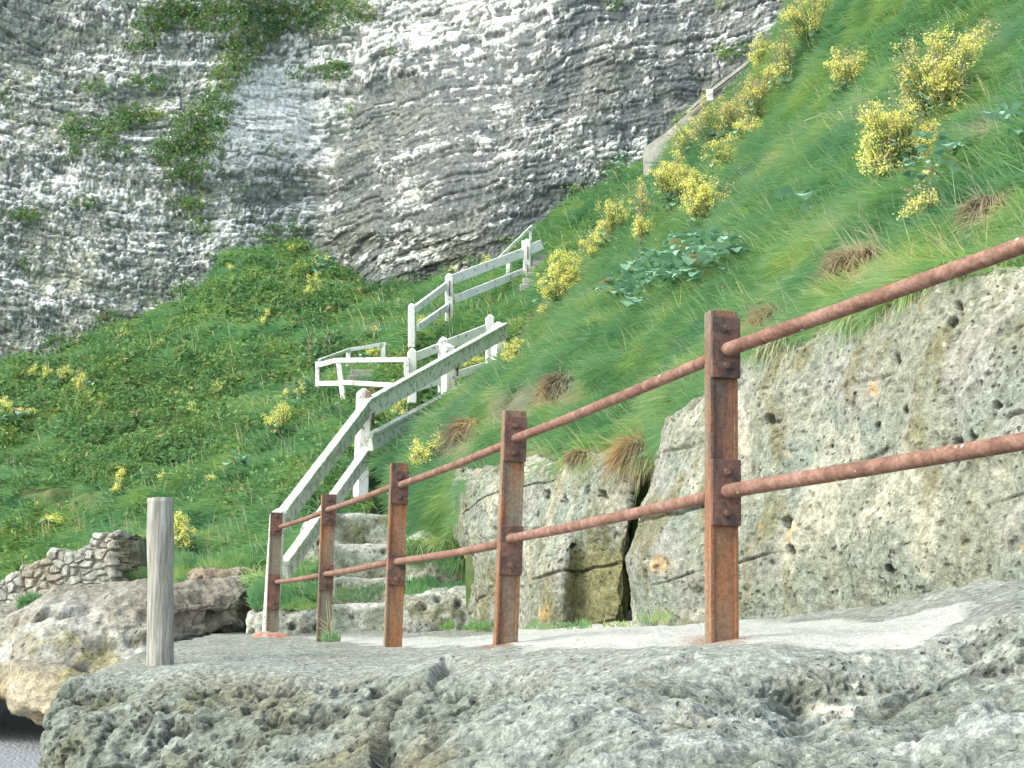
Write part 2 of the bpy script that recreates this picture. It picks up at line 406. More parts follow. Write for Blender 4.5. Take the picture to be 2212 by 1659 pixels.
# ------------------------------------------------------------ chalk cliff
def build_cliff():
    xs = np.r_[np.linspace(-900, -40, 60), np.linspace(-30, 1830, 860), np.linspace(1850, 3000, 50)]
    ys = np.r_[np.linspace(-1300, -40, 60), np.linspace(-30, 830, 400), np.linspace(850, 1150, 14)]
    PX, PY = np.meshgrid(xs, ys)
    ex = np.interp(PY, [-1300, 0, 180, 380, 500, 625, 1200], [1150, 830, 770, 705, 690, 790, 1100])
    s = PX - ex
    lean = (700 - PY) / 700.0
    YL = 34.5 + 2.6 * lean + 1.4 * np.exp(-((PX - 690) / 160.) ** 2) - .0012 * (600 - PX) * (PX < 600)
    YR = 35.6 + 2.2 * lean - 3.0 * ss(0, 420, s) - .6 * ss(300, 1300, s)
    t = ss(-25, 25, s)
    Y = YL * (1 - t) + YR * t
    G = Wn(PX, PY, Y)
    # big relief
    P2 = np.stack([PX / 90., PY / 90., PX * 0], -1)
    big = fbm(P2, .33, 4, 3)
    # bedding coordinate (metres, down)
    gl = np.interp(PX, [-900, 0, 250, 500, 700], [0, 210, 262, 285, 285])
    hr = np.interp(s, [-60, 0, 80, 220, 450, 1100], [-25, 0, 34, 76, 132, 255])
    Bm = np.where(s < 0, PY - gl, PY + hr * .92 - 60) / 90.
    Tm = PX / 90. + .15 * PY / 90.
    wv = np.stack([PX / 90., PY / 90., PX * 0 + 5], -1)
    Bm = Bm + .12 * fbm(wv, .3, 2, 21) + .022 * pn(wv, 2.5, 25)
    Tm = Tm + .25 * pn(wv, .9, 31)
    for fw, am, sd in ((1.25, .11, 33), (.55, .05, 34)):
        stp = np.floor(Tm / fw + .5 * pn(wv * np.array([.4, 1, 1]), 1.1, sd)); Bm = Bm + am * (h3(stp, stp * 0, stp * 0, sd) - .5) * 2
    kk = 6.4; Lr = Bm * kk + .5 * np.sin(Bm * 2.3) + .4 * np.sin(Bm * 5.1 + 1)
    L = np.floor(Lr); fr = Lr - L
    hL = h3(L, L * 0, L * 0, 7); hL2 = h3(L, L * 0 + 1, L * 0, 8)
    wdt = .09 + .30 * hL2 ** 2
    tc = Tm / wdt + hL * 13 + .25 * pn(wv, 2.2, 41); Cc = np.floor(tc); fc = tc - Cc
    hB = h3(L, Cc, L * 0, 9)
    n_a = fbm(wv, 1.6, 4, 51); n_b = fbm(wv * np.array([.5, 1.3, 1]), .8, 4, 57); n_f = fbm(wv, 6.5, 3, 61)
    bed = 1 - ss(.04, .2 + .1 * n_a, np.minimum(fr, (1 - fr) * 1.6))
    vert = (1 - ss(0, .12, np.minimum(fc, 1 - fc) * wdt / .3)) * (hB > .25)
    jit = .12 * pn(wv, 2.5, 77)
    vf = np.stack([Bm * 5.6 + jit, Tm * 3.0 + jit, Bm * 0], -1); f1, f2, idr = vor(vf, 1.0, 71)
    vf = np.stack([Bm * 15.0 + jit * 2, Tm * 9.0, Bm * 0], -1); g1, g2, id2 = vor(vf, 1.0, 75)
    rub = 1 - ss(.02, .16, f2 - f1); rub2 = 1 - ss(.03, .2, g2 - g1)
    Lb = Lr / 3.2 + .12 * pn(wv, 1.1, 79); fb = Lb - np.floor(Lb); bed2 = (1 - ss(.0, .10, np.minimum(fb, (1 - fb) * 1.3))) * ss(-.05, .3, fbm(wv, 1.3, 3, 83))
    crack = np.clip(np.maximum(bed * .9, vert * .8) * (.55 + .8 * n_a) , 0, 1)
    # zones: how blocky / how bright (px centre, radii, amount)
    def zone(L_):
        z = 0
        for cx, cy, rx, ry, a in L_: z = z + a * np.exp(-((PX - cx) / rx) ** 2 - ((PY - cy) / ry) ** 2)
        return z
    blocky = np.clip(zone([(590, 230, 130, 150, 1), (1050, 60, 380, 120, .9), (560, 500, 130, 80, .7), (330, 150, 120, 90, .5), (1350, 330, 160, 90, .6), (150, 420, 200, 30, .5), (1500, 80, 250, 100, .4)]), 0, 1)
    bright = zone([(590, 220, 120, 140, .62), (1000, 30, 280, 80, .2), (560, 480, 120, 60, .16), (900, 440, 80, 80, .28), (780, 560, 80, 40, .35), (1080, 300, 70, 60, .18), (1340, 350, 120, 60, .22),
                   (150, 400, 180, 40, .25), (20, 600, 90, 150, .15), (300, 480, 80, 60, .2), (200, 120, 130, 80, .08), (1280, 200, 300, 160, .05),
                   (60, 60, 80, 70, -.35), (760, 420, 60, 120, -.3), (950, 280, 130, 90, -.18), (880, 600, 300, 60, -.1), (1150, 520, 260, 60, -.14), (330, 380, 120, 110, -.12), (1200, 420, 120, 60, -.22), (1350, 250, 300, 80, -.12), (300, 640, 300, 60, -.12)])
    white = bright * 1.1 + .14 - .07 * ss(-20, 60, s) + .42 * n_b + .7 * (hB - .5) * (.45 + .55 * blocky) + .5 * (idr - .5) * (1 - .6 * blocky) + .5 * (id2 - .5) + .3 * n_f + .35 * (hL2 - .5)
    wm = ss(.14, .46, white)
    grey = mixc(np.ones(G.shape, np.float32) * np.array([.20, .22, .22], np.float32), (.31, .32, .28), ss(-.3, .6, fbm(wv, .9, 3, 81)))
    n_g = fbm(wv * np.array([.7, 1.2, 1]), 14, 3, 66); grey = grey * (1 + .5 * n_g[..., None])
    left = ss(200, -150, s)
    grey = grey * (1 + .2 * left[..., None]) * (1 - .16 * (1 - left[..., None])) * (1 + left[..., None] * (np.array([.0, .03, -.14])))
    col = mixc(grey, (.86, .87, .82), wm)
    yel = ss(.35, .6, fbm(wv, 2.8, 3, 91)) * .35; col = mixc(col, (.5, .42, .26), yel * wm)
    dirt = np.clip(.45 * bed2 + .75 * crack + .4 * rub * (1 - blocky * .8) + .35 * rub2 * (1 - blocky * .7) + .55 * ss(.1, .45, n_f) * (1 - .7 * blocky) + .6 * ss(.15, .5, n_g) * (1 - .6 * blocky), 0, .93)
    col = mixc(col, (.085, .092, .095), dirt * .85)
    relief = .5 * big + .06 * (hL - .5) + .03 * (hB - .5) + .018 * (idr - .5) * (1 - .7 * blocky) + .015 * (id2 - .5) - .035 * crack - .02 * rub * (1 - blocky) - .012 * rub2 + .03 * n_a + .012 * n_f + .012 * n_g + .12 * n_b
    relief = relief + .03 * wm - .055 * bed2 + .05 * (fb - .5)
    n = gnorm(G)
    G2 = G + n * relief[..., None] * (1.0)
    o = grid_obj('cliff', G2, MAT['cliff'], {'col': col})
    tag(o, kind='structure')
    return G2, PX, PY
CLIFF, CPX, CPY = build_cliff()

# ------------------------------------------------------------ slopes
SURF = {}
def store(name, G):
    x, y = proj(G); SURF[name] = (G.reshape(-1, 3), x.ravel(), y.ravel(), gnorm(G).reshape(-1, 3))
def on(name, px, py):
    G, x, y, n = SURF[name]
    i = np.argmin((x - px) ** 2 + (y - py) ** 2); return G[i], n[i]

hill_rows = [
 [(-700, 1400, 14), (-300, 1350, 15.3), (0, 1312, 15.2), (130, 1292, 15), (250, 1290, 14.8), (400, 1262, 14.3), (530, 1262, 13.8), (600, 1320, 13.2), (690, 1330, 13.2), (735, 1250, 14.5), (790, 1120, 15.6), (900, 1000, 19), (1050, 900, 21.3), (1200, 780, 22.5), (1500, 600, 24), (1800, 400, 25)],
 [(-700, 1150, 17), (-300, 1120, 17.6), (0, 1090, 18), (150, 1075, 18), (300, 1050, 18), (450, 1040, 17.6), (560, 1060, 16.8), (640, 1060, 16.5), (700, 1010, 17.2), (750, 940, 18.5), (820, 880, 20.5), (930, 850, 22), (1060, 800, 23), (1200, 690, 24), (1500, 500, 25.5), (1800, 300, 26)],
 [(-700, 1000, 22), (-300, 960, 22.5), (0, 930, 23), (200, 880, 23.5), (400, 820, 24.2), (580, 770, 25), (720, 740, 25.6), (830, 710, 26), (950, 690, 26.3), (1080, 630, 26.8), (1200, 550, 27.3), (1350, 450, 28), (1500, 340, 28.5), (1800, 130, 29)],
 [(-700, 900, 27), (-300, 870, 28), (0, 795, 29), (90, 765, 30), (190, 735, 31), (280, 690, 31.5), (400, 650, 32), (470, 590, 32.5), (540, 545, 33), (650, 520, 33), (705, 560, 32.5), (800, 628, 31.8), (860, 628, 31.5), (960, 600, 31.2), (1080, 552, 30.8), (1180, 480, 30.5), (1300, 400, 30.3), (1400, 335, 30), (1500, 250, 30), (1800, 20, 30)]]
HG = loft(hill_rows, 620, 300)
n = gnorm(HG)
HG = HG + n * (.30 * fbm(HG, .55, 3, 5) + .14 * fbm(HG, 2.2, 3, 9))[..., None]
HG[-1] = HG[-1]
store('hill', HG)
grid_obj('grass_hill', skirt(HG, [(0, 1.0, .1), (0, 3.5, -.6), (0, 6, -3)]), MAT['turf']); tag(bpy.data.objects['grass_hill'], kind='structure')

bank_rows = [
 [(885, 1165, 13.9), (925, 1165, 13.2), (985, 1150, 12.5), (1010, 1060, 11.6), (1130, 1035, 10.6), (1260, 1020, 9.9), (1400, 1000, 9.0), (1480, 930, 8.3), (1590, 835, 7.75), (1750, 755, 7.2), (1900, 690, 6.75), (2100, 620, 6.2), (2212, 600, 6.0), (2600, 545, 5.0), (3000, 480, 4.2)],
 [(868, 1090, 14.2), (920, 1070, 13.5), (975, 1045, 12.8), (1040, 975, 12.1), (1150, 940, 11.4), (1280, 915, 10.6), (1400, 890, 9.9), (1500, 830, 9.2), (1620, 740, 8.5), (1780, 650, 7.9), (1950, 570, 7.35), (2100, 510, 6.95), (2230, 480, 6.7), (2600, 400, 5.6), (3000, 330, 4.8)],
 [(838, 1020, 14.9), (900, 955, 15.1), (1000, 880, 14.9), (1130, 790, 14.6), (1280, 680, 13.8), (1450, 590, 12.6), (1600, 520, 11.4), (1750, 440, 10.6), (1900, 370, 9.9), (2050, 300, 9.3), (2200, 230, 8.8), (2400, 120, 8.2), (2700, 0, 7.4), (3000, -120, 7)],
 [(815, 990, 15.8), (875, 940, 16.6), (960, 886, 18.0), (1085, 800, 19.8), (1185, 670, 20.4), (1290, 535, 20.6), (1400, 395, 20.2), (1470, 320, 19.8), (1560, 225, 19.2), (1640, 150, 18.6), (1690, 60, 18), (1760, -60, 17), (1950, -300, 15), (2300, -600, 13), (2700, -800, 12)]]
BG = loft(bank_rows, 700, 420)
n = gnorm(BG)
amp = np.linspace(.7, .35, BG.shape[0])[:, None]
dune = fbm(BG * np.array([.7, 1, 1.9]), .9, 3, 15)
BG = BG + n * (amp * (.30 * dune + .16 * fbm(BG, 3.0, 3, 19)))[..., None]
store('bank', BG)
grid_obj('grass_bank', skirt(skirt(BG, [(-.3, 1.0, -.25), (-.6, 3, -1.4), (-.6, 4, -4)]), [(0, .15, -.3), (0, .4, -1.0)], False), MAT['turf']); tag(bpy.data.objects['grass_bank'], kind='structure')

# ------------------------------------------------------------ foreground ledge of rock
fg_rows = [
 [(560, 1360, 15), (380, 1362, 14.4), (600, 1360, 14), (800, 1360, 13.2), (1034, 1360, 11.6), (1258, 1350, 9.6), (1590, 1326, 7.8), (1900, 1288, 6.5), (2212, 1252, 5.8), (2700, 1210, 5)],
 [(470, 1372, 13.4), (440, 1374, 12.8), (597, 1374, 12.5), (705, 1383, 10.9), (857, 1392, 9.0), (1092, 1384, 7.3), (1300, 1372, 6.4), (1562, 1366, 5.5), (1900, 1345, 5.1), (2060, 1318, 4.9), (2212, 1280, 4.75), (2700, 1225, 4.3)],
 [(300, 1410, 9.2), (260, 1432, 7.6), (400, 1418, 7.4), (600, 1412, 7.4), (860, 1410, 7.2), (1000, 1404, 6.5), (1110, 1398, 6.2), (1400, 1384, 5.0), (1562, 1386, 4.62), (1850, 1386, 4.5), (2000, 1362, 4.42), (2212, 1300, 4.3), (2700, 1245, 3.9)],
 [(200, 1475, 7.6), (145, 1490, 6.4), (400, 1455, 6.1), (700, 1448, 6.0), (860, 1438, 5.8), (960, 1425, 5.6), (1092, 1412, 5.2), (1400, 1400, 4.5), (1620, 1402, 4.3), (1850, 1408, 4.25), (2050, 1372, 4.2), (2212, 1316, 4.1), (2700, 1262, 3.7)],
 [(170, 1530, 7.2), (108, 1545, 5.9), (400, 1540, 5.6), (800, 1520, 5.35), (870, 1500, 5.2), (960, 1475, 5.0), (1300, 1452, 4.35), (1650, 1460, 4.1), (1850, 1480, 4.1), (2050, 1450, 4.08), (2212, 1400, 4.0), (2700, 1340, 3.6)],
 [(150, 1630, 7.0), (92, 1640, 5.75), (400, 1620, 5.4), (800, 1600, 5.0), (850, 1580, 4.7), (1000, 1540, 4.55), (1300, 1520, 4.0), (1600, 1530, 3.85), (1720, 1560, 3.95), (1900, 1535, 4.0), (2050, 1505, 3.98), (2212, 1478, 3.9), (2700, 1430, 3.5)],
 [(140, 1750, 6.9), (90, 1735, 5.7), (400, 1700, 5.2), (800, 1650, 4.6), (1000, 1610, 4.1), (1300, 1590, 3.6), (1600, 1590, 3.4), (1800, 1580, 3.45), (2000, 1530, 3.4), (2212, 1500, 3.35), (2700, 1460, 3.0)],
 [(130, 1900, 6.8), (95, 1850, 5.6), (400, 1800, 4.8), (800, 1740, 4.0), (1200, 1700, 3.3), (1700, 1680, 2.9), (2212, 1650, 2.7), (2700, 1640, 2.4)],
 [(120, 2200, 6.6), (100, 2150, 5.4), (400, 2100, 4.3), (800, 2000, 3.4), (1200, 1950, 2.6), (1700, 1900, 2.2), (2212, 1900, 1.9), (2700, 1900, 1.8)],
]
def build_fg():
    G = loft(fg_rows, 1350, 620, dens=[.5, .6, .5, 1.2, 1.1, 1.0, 1.0, .35])
    n = gnorm(G); px, py = proj(G)
    up = np.clip(n[..., 2], 0, 1)
    top = ss(.55, .85, up) * ss(1500, 1440, py)           # trodden flat top
    P = G
    warp = P + .05 * np.stack([pn(P, 4, 1), pn(P, 4, 2), pn(P, 4, 3)], -1)
    big = fbm(P, 1.6, 3, 101)
    leftz0 = ss(1000, 300, px)
    f1, f2, idr = vor(warp, 9.0, 103); g1, g2, id2 = vor(warp + .01 * pn(P, 30, 4)[..., None], 22.0, 107); e1, e2, id3 = vor(warp, 4.3, 113)
    pitA = (1 - ss(.12, .42, f1)) * (idr > .35); pitB = (1 - ss(.1, .42, g1)) * (id2 > .3); pitC = (1 - ss(.1, .36, e1)) * (id3 > .45)
    zone_p = ss(-.25, .35, fbm(P, .9, 3, 121)); leftz = ss(1000, 300, px)
    lowz = ss(1450, 1560, py) * ss(900, 1200, px)
    k = (1 - .93 * top) * (1 - .55 * lowz)
    cvA = ss(.14, .5, fbm(warp, 5.5, 4, 123)) * (.5 + .5 * np.maximum(leftz0, ss(-.2, .2, fbm(P, 1.1, 2, 124)))); cvB = ss(.08, .42, fbm(warp, 14, 3, 125)); pitC = pitC * .6; pitA = np.maximum(pitA * .55, cvA)
    pits = k * (.022 * cvB + .055 * pitC + .028 * pitA * (.35 + .65 * np.maximum(zone_p, leftz)) + .012 * pitB * (.4 + .6 * zone_p) + leftz * .03 * pitA)
    # stretched waves on the lower right shelf, for relief and its painted sheen
    wav = fbm(P * np.array([1.0, 2.6, 4.0]), 2.6, 4, 131)
    detail = .03 * fbm(P, 3.5, 4, 141) + .012 * fbm(P, 14, 3, 147)
    disp = .06 * big * (1 - .75 * top) + detail * (1 - .8 * top) + .055 * wav * lowz + .012 * fbm(P * np.array([1, 1, 3]), 5, 3, 149) * top - pits
    # the long crack and its smaller companions
    def crack(poly, w, d):
        r = 0
        for (x0, y0), (x1, y1) in zip(poly[:-1], poly[1:]):
            dx, dy = x1 - x0, y1 - y0; t = np.clip(((px - x0) * dx + (py - y0) * dy) / (dx * dx + dy * dy), 0, 1)
            dd = np.hypot(px - x0 - t * dx + 4 * pn(P, 7, 151), py - y0 - t * dy + 3 * pn(P, 9, 152))
            r = np.maximum(r, 1 - ss(w * .25, w, dd))
        return r * d
    ck = crack([(965, 1438), (925, 1480), (868, 1515), (838, 1560), (822, 1615), (815, 1650)], 19, 1)
    ck2 = crack([(1500, 1412), (1400, 1450), (1290, 1492)], 12, 1) * .5
    ck3 = crack([(1690, 1580), (1780, 1560), (1900, 1545), (2010, 1500)], 12, 1) * .6
    ckk = np.maximum(np.maximum(ck, ck2), ck3)
    disp = disp - .07 * ck - .04 * ck2 - .04 * ck3
    # rim that steps over the sand: weathered lips at the back of the ledge, right
    lip = np.exp(-((py - (1300 - (px - 2000) * .17)) / 22.) ** 2) * ss(1900, 2050, px)
    disp = disp + .03 * lip * (1 + fbm(P * np.array([.6, 1, 4]), 4, 3, 161))
    G2 = G + n * disp[..., None]
    base = np.ones(G.shape, np.float32) * np.array([.185, .205, .165], np.float32)
    base = mixc(base, (.26, .285, .245), ss(-.2, .4, fbm(P, 2.3, 4, 171)))
    base = mixc(base, (.2, .18, .11), ss(0.05, .55, fbm(P, 1.7, 4, 175)) * .7)
    base = mixc(base, (.36, .385, .355), lowz * ss(-.15, .4, wav) * .8)  # shelf sheen put into the colour: paler on the wave crests
    base = mixc(base, (.15, .15, .08), leftz * (1 - top) * ss(.0, .5, fbm(P, 3.1, 3, 178)) * .7)
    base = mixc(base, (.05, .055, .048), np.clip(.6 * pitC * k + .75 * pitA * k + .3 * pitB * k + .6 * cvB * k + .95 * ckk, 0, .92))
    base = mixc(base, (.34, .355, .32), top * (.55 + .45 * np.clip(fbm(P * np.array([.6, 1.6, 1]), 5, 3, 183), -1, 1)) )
    # pale sand blown over the path, between the ledge and the wall
    edge = np.interp(px, [560, 700, 857, 1080, 1130, 1400, 1600, 1850, 1960, 2060, 2120], [1372, 1385, 1399, 1396, 1402, 1396, 1394, 1412, 1398, 1352, 1310])
    back = np.interp(px, [560, 700, 1040, 1100, 1200, 1600, 1900, 2060, 2120], [1385, 1376, 1378, 1360, 1345, 1345, 1338, 1318, 1305])
    e = 8 * fbm(P, 3, 3, 181)
    sand = ss(edge + 3 + e, edge - 5 + e, py) * ss(back - 4 + e * .8, back + 3 + e * .8, py) * ss(600, 700, px) * ss(2120, 2060, px)
    sandm = sand
    base = mixc(base, (.56, .56, .51), sand * (.88 + .12 * np.clip(fbm(P * np.array([.5, 1, 1]), 4, 3, 185), -1, 1)))
    sp = ((id2 > .975) & (g1 < .35)); base = mixc(base, (.6, .61, .58), sp * .4 * (g1 < .22))
    scr = ss(.28, .42, fbm(P, 5, 3, 191)) * np.exp(-((px - 1820) / 70.) ** 2 - ((py - 1480) / 60.) ** 2) * 2
    base = mixc(base, (.72, .68, .55), np.clip(scr, 0, 1))
    # rust stain running from the post feet
    for cx, cy, rx, ry in ((1550, 1384, 95, 9), (1075, 1398, 50, 9)):
        st = np.exp(-((px - cx) / rx) ** 2 - ((py - cy - e * .3) / ry) ** 2); base = mixc(base, (.27, .16, .1), ss(.3, .9, st) * .75)
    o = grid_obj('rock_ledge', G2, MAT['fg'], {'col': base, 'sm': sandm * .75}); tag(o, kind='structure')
    store('fg', G2)
build_fg()

# ------------------------------------------------------------ rock outcrop, middle left
def build_mid():
    rows = [
     [(-900, 1345, 16.5), (-300, 1325, 16), (0, 1312, 15.6), (130, 1285, 15.4), (250, 1275, 15.2), (400, 1258, 15), (540, 1250, 15), (600, 1262, 15)],
     [(-900, 1360, 14), (-300, 1345, 13.6), (0, 1330, 13.4), (90, 1300, 13.2), (250, 1290, 13.1), (400, 1278, 13.2), (530, 1272, 13.5), (565, 1280, 14.5)],
     [(-900, 1420, 13.5), (-300, 1410, 13.0), (0, 1378, 12.9), (60, 1345, 12.7), (250, 1330, 12.7), (400, 1310, 12.95), (525, 1300, 13.3), (560, 1300, 14.5)],
     [(-900, 1480, 13.0), (-300, 1465, 12.6), (0, 1440, 12.4), (90, 1420, 12.2), (250, 1400, 12.4), (400, 1350, 13.0), (520, 1345, 13.4), (560, 1345, 14.6)],
     [(-900, 1520, 12.8), (-300, 1500, 12.4), (0, 1485, 12.2), (60, 1510, 11.8), (110, 1545, 11.5), (250, 1480, 11.9), (400, 1400, 13.1), (560, 1385, 14.6)],
     [(-900, 1530, 13.1), (-300, 1515, 13.0), (0, 1500, 12.8), (60, 1527, 12.4), (120, 1560, 12.0), (250, 1550, 12.1), (400, 1450, 13.5), (560, 1430, 14.6)],
     [(-900, 1500, 15.5), (-300, 1500, 15.0), (0, 1490, 15.0), (60, 1500, 14.8), (120, 1520, 14.5), (250, 1560, 13), (400, 1500, 13.8), (560, 1500, 14.6)]]
    G = loft(rows, 520, 260, dens=[.7, .7, .9, 1.1, .6, .7]); n = gnorm(G); px, py = proj(G); P = G
    f1, f2, idr = vor(P + .1 * pn(P, 2, 4)[..., None], 3.0, 203)
    strat = fbm(P * np.array([.35, .35, 3.2]), 1.5, 4, 207); pit = (1 - ss(.1, .4, f1)) * (idr > .5)
    G2 = G + n * (.16 * fbm(P, .9, 4, 211) + .09 * strat + .04 * fbm(P, 6, 3, 213) - .1 * pit)[..., None]
    col = np.ones(G.shape, np.float32) * np.array([.29, .275, .225], np.float32)
    col = mixc(col, (.46, .455, .41), ss(-.05, .35, fbm(P, 1.6, 4, 221)))
    col = mixc(col, (.24, .2, .16), ss(.0, .4, fbm(P * np.array([.5, .5, 2]), 1.3, 4, 225)) * .8)
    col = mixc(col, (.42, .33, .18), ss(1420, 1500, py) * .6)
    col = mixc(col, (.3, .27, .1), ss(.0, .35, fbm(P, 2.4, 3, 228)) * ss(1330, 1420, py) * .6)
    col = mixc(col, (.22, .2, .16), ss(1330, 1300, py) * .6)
    col = mixc(col, (.09, .08, .06), np.clip(pit * .6, 0, 1))
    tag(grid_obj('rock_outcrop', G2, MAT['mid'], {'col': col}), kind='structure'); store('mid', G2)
build_mid()

# ------------------------------------------------------------ big limestone blocks beside the path
def block(rows, nu, nv, dens, label, holes, olive=None, shade=1.0):
    G = loft(rows, nu, nv, dens); G = skirt(G, [(0.05, .5, 0.02), (.1, 1.0, -.2), (.1, 1.2, -1.0)])
    n = gnorm(G); px, py = proj(G); P = G
    f1, f2, idr = vor(P + .03 * pn(P, 5, 4)[..., None], 7.5, 303); g1, g2, id2 = vor(P * np.array([1.3, 1.3, .75]), 26., 307)
    pz = ss(-.1, .4, fbm(P, 1.4, 3, 309))
    pitA = (1 - ss(.06, .34, f1)) * (idr > 1 - holes); pitB = (1 - ss(.08, .36, g1)) * (id2 > .55) * (.3 + .7 * pz)
    bedc = P[..., 2] + .14 * P[..., 1] + .05 * fbm(P, 1.2, 3, 311)
    lr = bedc * 2.6; fr = lr - np.floor(lr); hl = h3(np.floor(lr), lr * 0, lr * 0, 12)
    bed = (1 - ss(0, .05, np.minimum(fr, 1 - fr))) * (hl > .45) * ss(-.1, .2, fbm(P, 1.1, 3, 313))
    vs = fbm(P * np.array([2.2, 2.2, .6]), 2.0, 4, 317)
    cav = np.maximum(ss(.3, .6, fbm(P * np.array([1, 1, .8]), 8, 4, 371)) * pz, ss(.38, .6, fbm(P, 21, 3, 373)) * .8); pitA = pitA * .0; pitB = np.maximum(pitB * .6, cav)
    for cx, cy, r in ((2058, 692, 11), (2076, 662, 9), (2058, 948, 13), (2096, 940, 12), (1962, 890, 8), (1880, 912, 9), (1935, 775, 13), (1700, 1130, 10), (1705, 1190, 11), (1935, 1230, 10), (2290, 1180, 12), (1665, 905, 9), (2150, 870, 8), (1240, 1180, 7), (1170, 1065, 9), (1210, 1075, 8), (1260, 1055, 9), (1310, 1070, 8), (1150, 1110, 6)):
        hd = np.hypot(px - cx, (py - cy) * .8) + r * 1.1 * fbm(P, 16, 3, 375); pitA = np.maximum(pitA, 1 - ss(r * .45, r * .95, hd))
    disp = .07 * fbm(P, 1.3, 4, 321) + .03 * vs + .02 * fbm(P, 9, 4, 325) - .055 * pitA - .016 * pitB - .03 * bed
    G2 = G + n * disp[..., None]
    col = np.ones(G.shape, np.float32) * np.array([.225, .235, .18], np.float32) * shade
    col = mixc(col, (.21, .24, .2), ss(-.2, .35, fbm(P, 1.5, 4, 331)) * .8)
    col = mixc(col, (.38, .37, .29), ss(.08, .42, fbm(P * np.array([1, 1, .55]), 3.1, 4, 335)) * .75)
    col = mixc(col, (.36, .33, .31), ss(.15, .45, fbm(P, 1.9, 3, 337)) * .35)
    col = mixc(col, (.16, .145, .065), ss(.1, .45, vs) * .65)
    col = mixc(col, (.6, .58, .5), ss(.5, .75, fbm(P, 12, 4, 341)) * .6)
    lich = ss(.5, .6, fbm(P, 6.5, 4, 345)) * ss(.0, .3, fbm(P, .8, 2, 349))
    for cx, cy, r in ((1878, 840, 18), (1420, 1215, 20), (1180, 1325, 18)):
        lich = np.maximum(lich, ss(.42, .9, np.exp(-((px - cx) / r) ** 2 - ((py - cy) / (r * 1.2)) ** 2) + .75 * fbm(P + .05 * pn(P, 9, 352)[..., None], 9, 4, 351)))
    col = mixc(col, (.5, .31, .1), lich * .5)
    if olive is not None:
        ox0, ox1, oy0 = olive
        m = ss(ox0 - 10, ox0 + 14, px + 14 * fbm(P, 5, 2, 355)) * ss(ox1 + 8, ox1, px) * ss(oy0 - 30, oy0 + 30, py + 30 * fbm(P, 3, 2, 357))
        col = mixc(col, (.2, .19, .085), m * .85)
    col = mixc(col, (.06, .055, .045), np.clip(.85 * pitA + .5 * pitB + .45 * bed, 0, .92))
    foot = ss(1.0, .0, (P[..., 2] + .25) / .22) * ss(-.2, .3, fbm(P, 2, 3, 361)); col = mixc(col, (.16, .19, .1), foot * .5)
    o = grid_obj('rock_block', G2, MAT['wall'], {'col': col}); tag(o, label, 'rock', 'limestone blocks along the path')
    return G2
block([[(1470, 1360, 9.4), (1415, 1360, 8.6), (1352, 1358, 7.8), (1590, 1352, 7.0), (1900, 1325, 6.05), (2212, 1295, 5.25), (2800, 1250, 4.2)],
       [(1480, 1240, 9.4), (1415, 1250, 8.7), (1352, 1250, 7.85), (1590, 1220, 6.98), (1900, 1190, 6.05), (2212, 1150, 5.3), (2800, 1100, 4.25)],
       [(1480, 1120, 9.4), (1420, 1120, 8.7), (1372, 1110, 7.95), (1590, 1060, 7.1), (1900, 1000, 6.2), (2212, 940, 5.4), (2800, 880, 4.3)],
       [(1490, 1000, 9.5), (1440, 1010, 8.8), (1410, 1015, 8.1), (1600, 900, 7.25), (1900, 800, 6.35), (2212, 740, 5.6), (2800, 680, 4.4)],
       [(1540, 900, 9.6), (1480, 900, 8.9), (1440, 905, 8.35), (1510, 852, 8.0), (1600, 775, 7.6), (1750, 722, 7.1), (1900, 664, 6.65), (2000, 615, 6.4), (2100, 588, 6.1), (2212, 575, 5.9), (2800, 520, 4.6)]],
      900, 440, None, 'huge pitted limestone block behind the two nearest railing posts, right of the vertical crack', .3)
block([[(1000, 1400, 13), (1043, 1378, 10.9), (1100, 1374, 10.3), (1210, 1368, 9.5), (1240, 1366, 9.6), (1300, 1360, 9.4), (1340, 1356, 9.2), (1350, 1356, 10), (1430, 1350, 10.2)],
       [(1010, 1260, 13), (1040, 1255, 10.9), (1100, 1250, 10.35), (1220, 1240, 9.45), (1250, 1240, 9.55), (1300, 1230, 9.3), (1344, 1228, 9.1), (1356, 1225, 10), (1430, 1220, 10.2)],
       [(975, 1140, 13), (1003, 1140, 11.3), (1100, 1130, 10.4), (1220, 1120, 9.5), (1270, 1110, 9.25), (1320, 1100, 9.0), (1362, 1090, 8.85), (1376, 1088, 10), (1440, 1080, 10.2)],
       [(972, 1060, 13), (1000, 1055, 11.4), (1110, 1040, 10.5), (1230, 1030, 9.6), (1300, 1035, 9.2), (1345, 1032, 8.95), (1384, 1015, 8.8), (1400, 1012, 9.4), (1450, 1000, 9.6)],
       [(976, 1010, 13), (1004, 1010, 11.5), (1120, 1000, 10.7), (1200, 988, 10.1), (1260, 978, 9.7), (1330, 982, 9.3), (1395, 965, 8.9), (1420, 960, 8.9), (1460, 950, 9.0)]],
      480, 330, None, 'squarish limestone block left of the vertical crack, olive stained at its foot', .22, olive=(1228, 1362, 1180))

